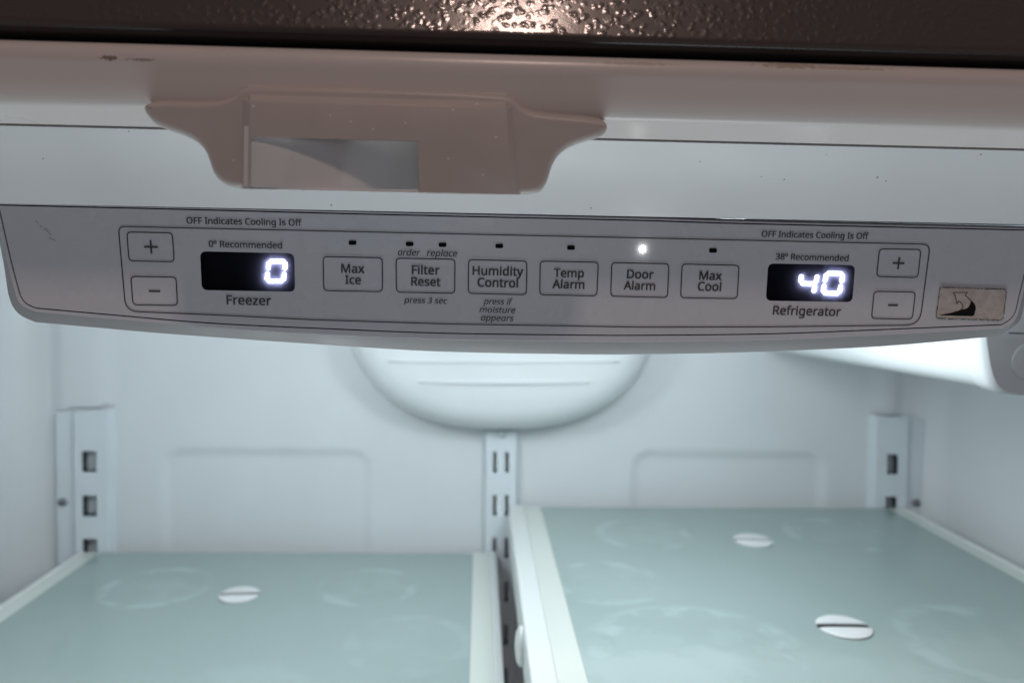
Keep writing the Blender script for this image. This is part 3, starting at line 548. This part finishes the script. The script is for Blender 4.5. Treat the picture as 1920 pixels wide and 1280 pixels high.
# touch keys
keys = [
 ('freezer plus', [(238, 435), (323, 436.6), (327, 490.7), (242, 489)], None),
 ('freezer minus', [(245.5, 518), (330, 519.5), (333, 572.4), (249.5, 571)], None),
 ('max ice', [(606, 481), (716.7, 483.4), (717, 546.7), (607, 544.6)], [('Max', 640.5, 683, 511, 512), ('Ice', 648, 676.5, 532, 532.6)]),
 ('filter', [(742.8, 484), (853, 486), (852.4, 549.8), (743.3, 547.4)], [('Filter', 772.7, 824, 513.6, 514.8), ('Reset', 771.4, 825.6, 535, 536.4)]),
 ('humidity', [(878.7, 486.8), (987.8, 489.4), (986.8, 552.4), (878, 549.8)], [('Humidity', 886.5, 980.5, 515, 517.2), ('Control', 895.6, 970.6, 537, 539)]),
 ('temp', [(1013, 489.5), (1121.7, 491.7), (1119, 554.5), (1012, 552.5)], [('Temp', 1038.7, 1094, 518.8, 520), ('Alarm', 1036, 1095, 540, 541.4)]),
 ('door', [(1147, 492.5), (1254, 494.5), (1251.5, 557.5), (1145, 555)], [('Door', 1175.5, 1224.5, 521.5, 522.6), ('Alarm', 1169.5, 1227.5, 542.5, 543.8)]),
 ('cool', [(1279, 495), (1385.5, 497.5), (1382, 559.5), (1276, 558)], [('Max', 1311, 1352, 524, 525), ('Cool', 1308, 1351, 544.5, 545.6)]),
 ('refrigerator plus', [(1649, 466.5), (1726.6, 467.8), (1720.6, 520.3), (1643.4, 518.4)], None),
 ('refrigerator minus', [(1639, 546), (1716.3, 547.5), (1710.3, 598), (1633.8, 596.6)], None)]
syms = {'freezer plus': ((283, 463), 12.2, True), 'freezer minus': ((289.6, 545.8), 10.4, False), 'refrigerator plus': ((1685, 493.5), 11.4, True), 'refrigerator minus': ((1674.5, 572), 9.6, False)}
KL = {'freezer plus': 'key with a plus sign', 'freezer minus': 'key with a minus sign', 'max ice': 'key reading Max Ice', 'filter': 'key reading Filter Reset', 'humidity': 'key reading Humidity Control',
      'temp': 'key reading Temp Alarm', 'door': 'key reading Door Alarm', 'cool': 'key reading Max Cool', 'refrigerator plus': 'key with a plus sign', 'refrigerator minus': 'key with a minus sign'}
for nm, q, txt in keys:
    lp = rnd([pp(x, y, .00006) for x, y in q], 8 * MM, 5)
    n = len(lp)
    v, f = slab([lp], lambda v: v - PN * .0003, cap_back=False)
    kb = mesh('button', v, f, M['overlay'], panel); kb['label'] = KL[nm]
    outline('outline', lp, 2.0 * MM, M['inkline'], kb)
    if txt:
        for s, xa, xb, ya, yb in txt: text_mesh('lettering', s, xa, xb, ya, yb, M['ink'], kb, bold=20, off=.00016)
    else:
        (cx, cy), r, plus = syms[nm]; c = pp(cx, cy, .00016); r *= MM; t = 1.75 * MM
        qs = [[c - UX * r - UY * t, c + UX * r - UY * t, c + UX * r + UY * t, c - UX * r + UY * t]]
        if plus:
            qs += [[c - UX * t + UY * t, c + UX * t + UY * t, c + UX * t + UY * r, c - UX * t + UY * r], [c - UX * t - UY * r, c + UX * t - UY * r, c + UX * t - UY * t, c - UX * t - UY * t]]
        strokes('symbol', qs, M['ink'], kb)

# printed words on the overlay
for s, xa, xb, ya, yb, it, bd in [
    ('OFF Indicates Cooling Is Off', 350.4, 565.6, 419, 423.5, False, 19), ('0º Recommended', 392, 529, 463, 466, False, 18), ('Freezer', 425.8, 508.4, 570.4, 572.2, False, 18),
    ('order', 746, 788, 478.3, 479.3, True, 10), ('replace', 800.6, 857.3, 479.6, 480.8, True, 10), ('press 3 sec', 757.9, 838.6, 567.6, 569.4, True, 10),
    ('press if', 906.8, 960.7, 570, 571.3, True, 10), ('moisture', 899, 966, 585.6, 587.2, True, 10), ('appears', 901.6, 962.8, 600.8, 602.2, True, 10),
    ('OFF Indicates Cooling Is Off', 1427.7, 1627.4, 444, 448.4, False, 19), ('38º Recommended', 1454, 1590, 486.4, 489.6, False, 18), ('Refrigerator', 1449, 1575, 589.4, 592.4, False, 18)]:
    text_mesh('lettering', s, xa, xb, ya, yb, M['ink'], overlay, italic=it, bold=bd)

# indicator windows
for x, y in ((661, 455), (768, 457.5), (829.7, 459), (936, 461.2), (1070.6, 464.3), (1337, 469.7)):
    lp = rnd([pp(x + a * 7.2, y + b * 4.1, .0001) for a, b in ((-1, -1), (1, -1), (1, 1), (-1, 1))], 3 * MM, 4)
    v, f = slab([lp], lambda v: v - PN * .0003, cap_back=False); o = mesh('indicator_light', v, f, M['black'], panel)
c = pp(1204.5, 467, -.0001); vs = []; fs = []
rr_ = 3.7 * MM
for j in range(6):
    th = math.radians(90 * j / 5.)
    for i in range(20):
        a = 2 * math.pi * i / 20; vs.append(c + (UX * math.cos(a) * 1.25 + UY * math.sin(a) * .8) * rr_ * math.cos(th) + PN * (rr_ * .9 * math.sin(th)))
for j in range(5):
    for i in range(20): fs.append((j * 20 + i, j * 20 + (i + 1) % 20, (j + 1) * 20 + (i + 1) % 20, (j + 1) * 20 + i))
o = mesh('indicator_light', vs, fs, M['led'], panel, 60); o['label'] = 'lit white indicator over the Door Alarm key'

# scratches at the left end of the overlay
qs = []
for pts in ([(66, 413), (72, 419.5)], [(82, 431.5), (86, 429), (89, 430.5)], [(86, 432), (96, 441)], [(92, 446), (104, 451)], [(75, 423), (79, 427)]):
    for (xa, ya), (xb, yb) in zip(pts, pts[1:]):
        A, B_ = pp(xa, ya, .00008), pp(xb, yb, .00008); d = (B_ - A).normalized(); w = PN.cross(d) * .55 * MM
        qs.append([A - w * .4, B_ - w * .4, B_ + w * .6, A + w])
strokes('scratch', qs, M['ink'], overlay)

# foil sticker with a bent arrow emblem
stk = thing('foil_sticker', 'worn pinkish foil sticker with a black bent arrow emblem', 'sticker', tuple(pp(1820, 597)))
sq = [(1763, 538.5), (1887.5, 542.5), (1880.5, 600.5), (1754.5, 596.5)]
lp = rnd([pp(x, y, .00025) for x, y in sq], [2 * MM, 7 * MM, 9 * MM, 8 * MM], 5)
v, f = slab([lp], lambda v: v - PN * .00022, cap_back=False); mesh('foil', v, f, M['foil'], stk)
# ragged dark residue round the sticker edge
qs = []; n = len(lp)
per = resample(lp + [lp[0]], 260)
for i in range(259):
    if random.random() < .84:
        a, b = per[i], per[i + 1]; t = (b - a).normalized(); w = t.cross(PN); o_ = random.uniform(-.6, .5) * MM; h = random.uniform(.5, 1.15) * MM
        qs.append([a + w * (o_ - h) + PN * .00005, b + w * (o_ - h) + PN * .00005, b + w * (o_ + h) + PN * .00005, a + w * (o_ + h) + PN * .00005])
M['residue'] = mat('sticker_residue', (.085, .075, .072), .7, .2)
strokes('residue', qs, M['residue'], stk)
zz = lambda x, y: (1700 + x / 4.573, 480 + y / 4.573)
sw = [(275, 507), (380, 487), (440, 470), (470, 457), (492, 456), (515, 450), (535, 432), (546, 408), (551, 380), (566, 392), (582, 410), (592, 432), (593, 455), (586, 475), (583, 492), (576, 508), (562, 515), (500, 514), (400, 511)]
lp2 = [pp(*zz(x, y), .00031) for x, y in sw]
v, f = fill([lp2]); mesh('arrow_emblem', v, f, M['groove'], stk, fix=False)
def polyline(name, pts, wd, m, parent, off):
    qs = []
    for a, b in zip(pts, pts[1:]):
        A, B_ = pp(*zz(*a), off), pp(*zz(*b), off); d = (B_ - A).normalized(); w = PN.cross(d) * wd / 2
        qs.append([A - w - d * wd * .3, B_ - w + d * wd * .3, B_ + w + d * wd * .3, A + w - d * wd * .3])
    return strokes(name, qs, m, parent)
polyline('arrow_outline', [(470, 457), (482, 440), (481, 424), (472, 408), (458, 393), (446, 387), (430, 409), (424, 370), (414, 340), (401, 312), (460, 314), (522, 311), (500, 335), (530, 360), (551, 382)], 1.1 * MM, M['groove'], stk, .00032)

# ================================================================== AIR DUCT COVER on the rear wall
duct = thing('air_duct_cover', 'rounded white air duct cover low bulge with curved vents on the rear wall', 'duct cover', tuple(aty(940, 808, YW)))
op = [(655, 560), (655, 620), (667, 665), (690, 708), (722, 744), (765, 773), (820, 794), (880, 805), (940, 808), (1000, 805), (1060, 795), (1115, 775), (1160, 746), (1193, 708), (1216, 665), (1228, 620), (1228, 560)]
ol = resample(catmull(op, 6), 72)
base = [aty(940 + (p.x - 940) * 1.035, p.y + 2, YW - .026) for p in ol]
cz = Vector((aty(941, 600, YW).x, 0, aty(941, 560, YW).z))
prof = [(1.0, 0), (.995, .012), (.975, .024), (.94, .034), (.88, .042), (.80, .046), (.70, .048), (.55, .050), (.35, .051), (.12, .051)]
vs = []; n = len(base)
for s, d in prof:
    for p in base: vs.append(Vector((cz.x + (p.x - cz.x) * s, YW - .002 - d, cz.z + (p.z - cz.z) * s)))
fs = [(j * n + i, j * n + i + 1, (j + 1) * n + i + 1, (j + 1) * n + i) for j in range(len(prof) - 1) for i in range(n - 1)]
mesh('cover_shell', vs, fs, M['liner'], duct, 60)
def brow(xa, xb, y, sag, thick, proj):
    """curved hood over a vent: lens shaped, its lower lip standing out from the cover"""
    N = 30; vs = []
    for i in range(N + 1):
        t = i / N; x = xa + (xb - xa) * t; e = math.sin(math.pi * t) ** .7
        Yb = YW - .051; up = aty(x, y - sag * e, Yb); lo_ = aty(x, y + (thick - sag) * e, Yb)
        vs += [Vector((up.x, Yb + .0015, up.z)), Vector((up.x, Yb - proj * e * .55, up.z.real - .0004)), Vector((lo_.x, Yb - proj * e, lo_.z)), Vector((lo_.x, Yb + .0015, lo_.z + .0008))]
    fs = [(4 * i + j, 4 * i + (j + 1) % 4, 4 * (i + 1) + (j + 1) % 4, 4 * (i + 1) + j) for i in range(N) for j in range(4)]
    return mesh('vent_hood', vs, fs, M['liner'], duct, 40)
brow(728, 1162, 678, 6, 7, .0042)
brow(783, 1106, 717, 6, 7, .0042)

# ================================================================== SHELF RAILS
def rail(name, label, q, slots, depth, Yf, parent_loc, pocket=.010):
    """folded steel channel: q = front face corner pixels at depth Yf, slots = quads of pixels"""
    r = thing(name, label, 'shelf rail', parent_loc, 'shelf rails on the rear wall')
    F = [aty(x, y, Yf) for x, y in q]; Hs = [[aty(x, y, Yf) for x, y in s] for s in slots]
    v, f = slab([F] + Hs, lambda v: Vector((v.x, v.y + .0016, v.z)))
    o = mesh('channel', v, f, M['rail'], r, 35); bevel(o, .0005, 2)
    # folded sides back to the wall
    for a, b in ((F[0], F[3]), (F[1], F[2])):
        s = -1 if a is F[0] else 1
        vs = [a, b, b + Vector((s * .0025, depth, 0)), a + Vector((s * .0025, depth, 0))]
        vs = [x + Vector((0, .0008, 0)) for x in vs]; vs += [x - Vector((s * .0012, 0, 0)) for x in vs]
        mesh('side_flange', vs, [(0, 1, 2, 3), (7, 6, 5, 4), (0, 4, 5, 1), (1, 5, 6, 2), (2, 6, 7, 3), (3, 7, 4, 0)], M['rail'], r)
    for h in Hs:
        k = len(h); vs = [x + Vector((0, .0017, 0)) for x in h] + [x + Vector((0, pocket, 0)) for x in h]
        fs = [(i, (i + 1) % k, k + (i + 1) % k, k + i) for i in range(k)] + [tuple(range(k, 2 * k))]
        mesh('slot', vs, fs, M['cavity'], r)  # slot interior coloured dark to stand for the shade in the hole
    return r
def screw(x, y, Yf, rad, parent, m='screw'):
    c = aty(x, y, Yf); vs = [c + Vector((0, -rad * .75, 0))]; fs = []; n = 18
    for j, (s, d) in enumerate(((.5, .62), (.85, .35), (1, 0), (1, -.3))):
        for i in range(n):
            a = 2 * math.pi * i / n; vs.append(c + Vector((math.cos(a) * rad * s, -rad * d, math.sin(a) * rad * s)))
    for i in range(n): fs.append((0, 1 + i, 1 + (i + 1) % n))
    for j in range(3):
        for i in range(n): fs.append((1 + j * n + i, 1 + (j + 1) * n + i, 1 + (j + 1) * n + (i + 1) % n, 1 + j * n + (i + 1) % n))
    o = mesh('screw', vs, fs, M[m], parent, 50)
    return o
def sq(x0, y0, x1, y1): return [(x0, y0), (x1, y0), (x1, y1), (x0, y1)]
Yr = YW - .010
r = rail('shelf_rail', 'white steel rail with square slots at the left end of the rear wall', [(137, 771), (203, 768), (205, 1180), (141, 1180)], [sq(153, 846, 180, 885), sq(154, 929, 181, 968), sq(154.5, 1010, 181.5, 1050), sq(155, 1092, 182, 1130)], .0095, Yr, tuple(aty(160, 1180, YW)), .016)
# the foot flange of the left rail carries the screw
fl = [aty(*p, Yr + .004) for p in ((104, 774), (137, 771), (141, 1180), (110, 1180))]
v, f = slab([fl], lambda v: v + Vector((0, .0016, 0))); o = mesh('screw_flange', v, f, M['rail'], r, 35); bevel(o, .0005, 2)
screw(117, 941, Yr + .003, .0036, r)
r = rail('shelf_rail', 'white steel rail with square slots at the right end of the rear wall', [(1644, 779), (1704, 783), (1698, 1100), (1637, 1100)], [sq(1663.5, 852, 1684.5, 889), sq(1661, 931, 1682, 968)], .0095, Yr, tuple(aty(1670, 1100, YW)), .016)
fl = [aty(*p, Yr + .004) for p in ((1704, 783), (1736, 787), (1728, 1100), (1698, 1100))]
v, f = slab([fl], lambda v: v + Vector((0, .0016, 0))); o = mesh('screw_flange', v, f, M['rail'], r, 35); bevel(o, .0005, 2)
screw(1718, 942, Yr + .003, .0036, r)
cs = []
for ya, yb in ((847, 886), (928, 967), (1008, 1047), (1089, 1128), (1170, 1209), (1251, 1290)):
    d = (ya - 847) * .006
    cs += [sq(924.5 - d, ya, 931.5 - d, yb), sq(947 - d, ya, 954 - d, yb)]
r = rail('shelf_rail', 'white steel rail with paired narrow slots in the middle of the rear wall', [(912, 806), (968, 806), (963, 1330), (908, 1330)], cs, .0095, Yr, tuple(aty(938, 1330, YW)), .016)
M['screwwhite'] = mat('screw_painted', (.62, .68, .70), .35, .5, metal=.3)
screw(940, 812, Yr - .001, .0040, r, 'screwwhite')

# ================================================================== FILTER HOUSING by the right wall
fh = thing('filter_housing', 'white filter housing with a round front knob along the right ceiling edge', 'filter housing', (.32, .5, -.05))
YF = .345
cs_px = [(1826, 560), (1832, 620), (1838, 655), (1848, 695), (1860, 722), (1878, 737), (1910, 743), (1960, 744), (2300, 750)]
cp = resample(catmull(cs_px, 6), 34)
fr_ = [aty(p.x, p.y, YF) for p in cp]
xoff = fr_[3].x
vs = []; secs = [(YF + .012, .0), (YF + .03, .0), (.45, .001), (.56, .002), (.66, .003)]
for Y, dx in secs:
    for p in fr_: vs.append(Vector((min(p.x + dx + .0015, XR), Y, p.z + .0015 - (Y - YF) * .02)))
n = len(fr_); fs = [(j * n + i, j * n + i + 1, (j + 1) * n + i + 1, (j + 1) * n + i) for j in range(len(secs) - 1) for i in range(n - 1)]
mesh('housing_body', vs, fs, M['liner'], fh, 60)
# front cap, slightly larger, with a rounded edge
vs = []
cc = Vector((fr_[-1].x, 0, fr_[0].z))
secs = [(YF + .014, .9985), (YF + .005, 1.0), (YF + .0015, .995), (YF, .982)]
for Y, s in secs:
    for p in fr_: vs.append(Vector((cc.x + (p.x - cc.x) * s, Y + (p.z - fr_[12].z) * -.10, cc.z + (p.z - cc.z) * s)))
fs = [(j * n + i, j * n + i + 1, (j + 1) * n + i + 1, (j + 1) * n + i) for j in range(len(secs) - 1) for i in range(n - 1)]
fs.append(tuple(range(3 * n, 4 * n)) + (len(vs),)); vs.append(Vector((cc.x, YF + (cc.z - fr_[12].z) * -.10, cc.z)))
mesh('front_cap', vs, fs, M['fascia'], fh, 40)
kc = aty(1926, 676, YF); vs = []; fs = []; n = 40; kr = .0088
for s, d in ((1.0, .004), (1.0, .0002), (.96, -.0005), (.55, -.0008), (.0, -.0008)):
    for i in range(n): a = 2 * math.pi * i / n; vs.append(kc + Vector((kr * s * math.cos(a), d, kr * s * math.sin(a)))); vs[-1].y -= .10 * (vs[-1].z - fr_[12].z)
for j in range(4):
    for i in range(n): fs.append((j * n + i, j * n + (i + 1) % n, (j + 1) * n + (i + 1) % n, (j + 1) * n + i))
mesh('knob', vs, fs, M['fascia'], fh, 40)
sl = [aty(x, y, YF - .0068) for x, y in ((1893, 623), (2100, 630), (2100, 633), (1893, 625.5))]
v, f = slab([sl], lambda v: v + Vector((0, .0008, 0))); mesh('seam', v, f, M['cavity'], fh)

# ================================================================== GLASS SHELVES
def glass_mat(name, spots, pale_patches):
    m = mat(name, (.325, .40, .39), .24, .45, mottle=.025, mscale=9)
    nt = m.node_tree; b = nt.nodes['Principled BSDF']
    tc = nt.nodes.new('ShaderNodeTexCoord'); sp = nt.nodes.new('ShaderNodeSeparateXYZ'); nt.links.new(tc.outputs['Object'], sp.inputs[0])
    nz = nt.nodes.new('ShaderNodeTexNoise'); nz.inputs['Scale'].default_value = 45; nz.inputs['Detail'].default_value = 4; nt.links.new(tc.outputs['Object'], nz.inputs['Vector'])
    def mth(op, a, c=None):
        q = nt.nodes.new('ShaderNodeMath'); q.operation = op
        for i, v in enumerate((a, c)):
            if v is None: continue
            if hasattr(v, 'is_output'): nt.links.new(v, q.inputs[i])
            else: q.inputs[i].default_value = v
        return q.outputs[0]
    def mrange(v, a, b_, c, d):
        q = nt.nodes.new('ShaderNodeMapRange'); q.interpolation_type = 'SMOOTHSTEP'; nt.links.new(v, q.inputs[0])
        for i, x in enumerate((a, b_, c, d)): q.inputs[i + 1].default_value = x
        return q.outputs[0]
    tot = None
    for cx, cy, r, w, st in spots:      # round reflections painted into the glass colour
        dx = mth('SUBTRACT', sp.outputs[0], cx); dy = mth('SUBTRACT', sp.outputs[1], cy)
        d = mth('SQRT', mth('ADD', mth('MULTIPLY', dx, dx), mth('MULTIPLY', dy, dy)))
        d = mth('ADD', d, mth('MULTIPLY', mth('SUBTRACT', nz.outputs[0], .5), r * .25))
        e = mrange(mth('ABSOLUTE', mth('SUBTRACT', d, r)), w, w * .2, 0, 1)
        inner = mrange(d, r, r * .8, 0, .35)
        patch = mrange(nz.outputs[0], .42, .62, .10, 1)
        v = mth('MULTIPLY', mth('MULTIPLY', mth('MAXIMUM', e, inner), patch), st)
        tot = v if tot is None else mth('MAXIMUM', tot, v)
    for cx, cy, rx, ry, st in pale_patches:     # paler patches in the glass colour
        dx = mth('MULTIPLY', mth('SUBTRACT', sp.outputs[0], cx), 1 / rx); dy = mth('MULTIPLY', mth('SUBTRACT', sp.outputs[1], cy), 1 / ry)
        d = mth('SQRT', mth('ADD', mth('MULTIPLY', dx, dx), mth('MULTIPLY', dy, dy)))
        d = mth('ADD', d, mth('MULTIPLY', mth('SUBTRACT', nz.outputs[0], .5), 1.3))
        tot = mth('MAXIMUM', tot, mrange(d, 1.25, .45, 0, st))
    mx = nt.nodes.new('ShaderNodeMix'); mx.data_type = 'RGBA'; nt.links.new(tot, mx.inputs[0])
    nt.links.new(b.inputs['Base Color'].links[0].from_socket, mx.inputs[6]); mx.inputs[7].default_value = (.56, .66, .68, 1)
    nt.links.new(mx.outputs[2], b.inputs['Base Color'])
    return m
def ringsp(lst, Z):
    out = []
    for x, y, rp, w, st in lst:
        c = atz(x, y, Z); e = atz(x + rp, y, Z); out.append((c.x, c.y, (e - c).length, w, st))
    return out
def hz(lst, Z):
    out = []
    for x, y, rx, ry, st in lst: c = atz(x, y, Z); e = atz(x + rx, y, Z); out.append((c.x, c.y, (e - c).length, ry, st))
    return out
ZL, ZR = aty(550, 1035, .6685).z, aty(1340, 950.5, .6685).z
gL = glass_mat('shelf_glass_with_faint_painted_reflections', ringsp([(293, 1099, 92, .007, .30), (690, 1098, 85, .007, .24), (770, 1205, 110, .009, .14)], ZL), hz([(480, 1275, 120, .02, .10)], ZL))
gR = glass_mat('shelf_glass_with_painted_reflections', ringsp([(1205, 1000, 80, .007, .22), (1140, 1090, 95, .008, .22), (1570, 1000, 88, .007, .22), (1860, 1205, 150, .011, .26), (1310, 1225, 190, .013, .32)], ZR),
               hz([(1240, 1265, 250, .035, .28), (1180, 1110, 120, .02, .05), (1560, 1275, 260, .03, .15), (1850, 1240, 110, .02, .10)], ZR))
def shelf(label, Z, x0, x1, tl, bl_, tr, br_, glass, trim_left_first):
    """x0..x1 outer edges; tl/tr width of the white side trim seen from above, bl_/br_ width of the pale strip where glass lies over it"""
    s = thing('glass_shelf', label, 'shelf', ((x0 + x1) / 2, .48, Z), 'glass shelves in the refrigerator')
    y0, y1 = .30, .6685
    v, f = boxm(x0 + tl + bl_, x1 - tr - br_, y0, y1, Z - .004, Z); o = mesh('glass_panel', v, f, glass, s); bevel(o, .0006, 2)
    for xa, xb in ((x0 + tl, x0 + tl + bl_), (x1 - tr - br_, x1 - tr)):
        v, f = boxm(xa, xb, y0, y1, Z - .004, Z - .0001); mesh('edge_strip', v, f, M['band'], s)
    for xa, xb in ((x0, x0 + tl), (x1 - tr, x1)):
        v, f = boxm(xa, xb, y0 - .002, y1 + .001, Z - .026, Z + .0012); o = mesh('side_trim', v, f, M['trim'], s); bevel(o, .0012, 3)
    v, f = boxm(x0 + tl, x1 - tr, y0 - .002, y0, Z - .014, Z - .0003); mesh('front_trim', v, f, M['trim'], s)
    return s
xl0 = aty(151, 1034, .6685).x; xl1 = aty(931, 1034, .6685).x
xr0 = aty(953, 952, .6685).x; xr1 = aty(1696, 952, .6685).x
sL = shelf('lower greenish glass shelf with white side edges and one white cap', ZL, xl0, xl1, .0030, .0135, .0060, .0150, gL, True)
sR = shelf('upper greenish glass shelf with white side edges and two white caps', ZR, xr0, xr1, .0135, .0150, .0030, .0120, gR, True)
# tab on the cantilever arm of the upper shelf, seen in the gap
k_ = aty(958, 1175, .43); vs = []; fs = []; n = 20
for s, d in ((1, .004), (1, -.002), (.75, -.0045), (.3, -.0055)):
    for i in range(n): a = 2 * math.pi * i / n; vs.append(Vector((xr0 - .0005 + d * .75, k_.y + .010 * s * math.cos(a), ZR - .0125 + .0115 * s * math.sin(a))))
for j in range(3):
    for i in range(n): fs.append((j * n + i, j * n + (i + 1) % n, (j + 1) * n + (i + 1) % n, (j + 1) * n + i))
fs.append(tuple(range(3 * n, 4 * n)))
mesh('end_tab', vs, fs, M['trim'], sR, 40)

# slotted white caps lying flat on the glass
def cap(label, x, y, Z, wpx, rot):
    c = atz(x, y, Z); r = (atz(x + wpx / 2, y, Z) - c).length
    t = thing('slotted_cap', label, 'cap', (c.x, c.y, Z), 'white slotted caps on the shelves')
    R = Matrix.Rotation(rot, 3, 'Z'); vs = []; fs = []; n = 24; gap = r * .17
    for sgn in (1, -1):
        o_ = len(vs); rows = ((1.0, .0003), (1.0, .0012), (.96, .0016), (.7, .0018), (.35, .0019))
        for s, h in rows:
            for i in range(n + 1):
                a = math.pi * i / n; p = Vector((r * s * math.cos(a), sgn * max(gap, r * s * math.sin(a)), h)); vs.append(c + R @ p)
        for j in range(len(rows) - 1):
            for i in range(n): q = o_ + j * (n + 1) + i; fs.append((q, q + 1, q + n + 2, q + n + 1))
        fs.append(tuple(o_ + (len(rows) - 1) * (n + 1) + i for i in range(n + 1)))
        # wall of the slot
        fs.append(tuple([o_ + j * (n + 1) for j in range(len(rows))] + [o_ + j * (n + 1) + n for j in reversed(range(len(rows)))]))
    mesh('cap_top', vs, fs, M['cap'], t, 40)
    vs = [c + R @ Vector((r * .97 * math.cos(2 * math.pi * i / 40), r * .97 * math.sin(2 * math.pi * i / 40), .0005)) for i in range(40)]
    mesh('slot', vs, [tuple(range(40))], M['groove'], t)
cap('small white slotted cap on the lower left shelf', 449, 1116, ZL, 74, math.radians(4))
cap('white slotted cap near the back of the upper shelf', 1412, 1014, ZR, 70, math.radians(-3))
cap('largest white slotted cap, at the front of the upper shelf', 1582, 1177, ZR, 97, math.radians(-2))

cs_ = [aty(x, y, YB) for x, y in ((623, 220), (702, 246), (762, 234), (841, 300), (894, 196), (480, 203), (850, 210), (930, 260), (660, 232), (905, 330), (436, 300))]
stains(M['catch'], [(p.x, p.z, .00030, .00022, .75) for p in cs_], (.92, .92, .92), nscale=500, soft=.3)
stains(M['fascia'], specks, (.05, .05, .05), nscale=300, soft=.2)
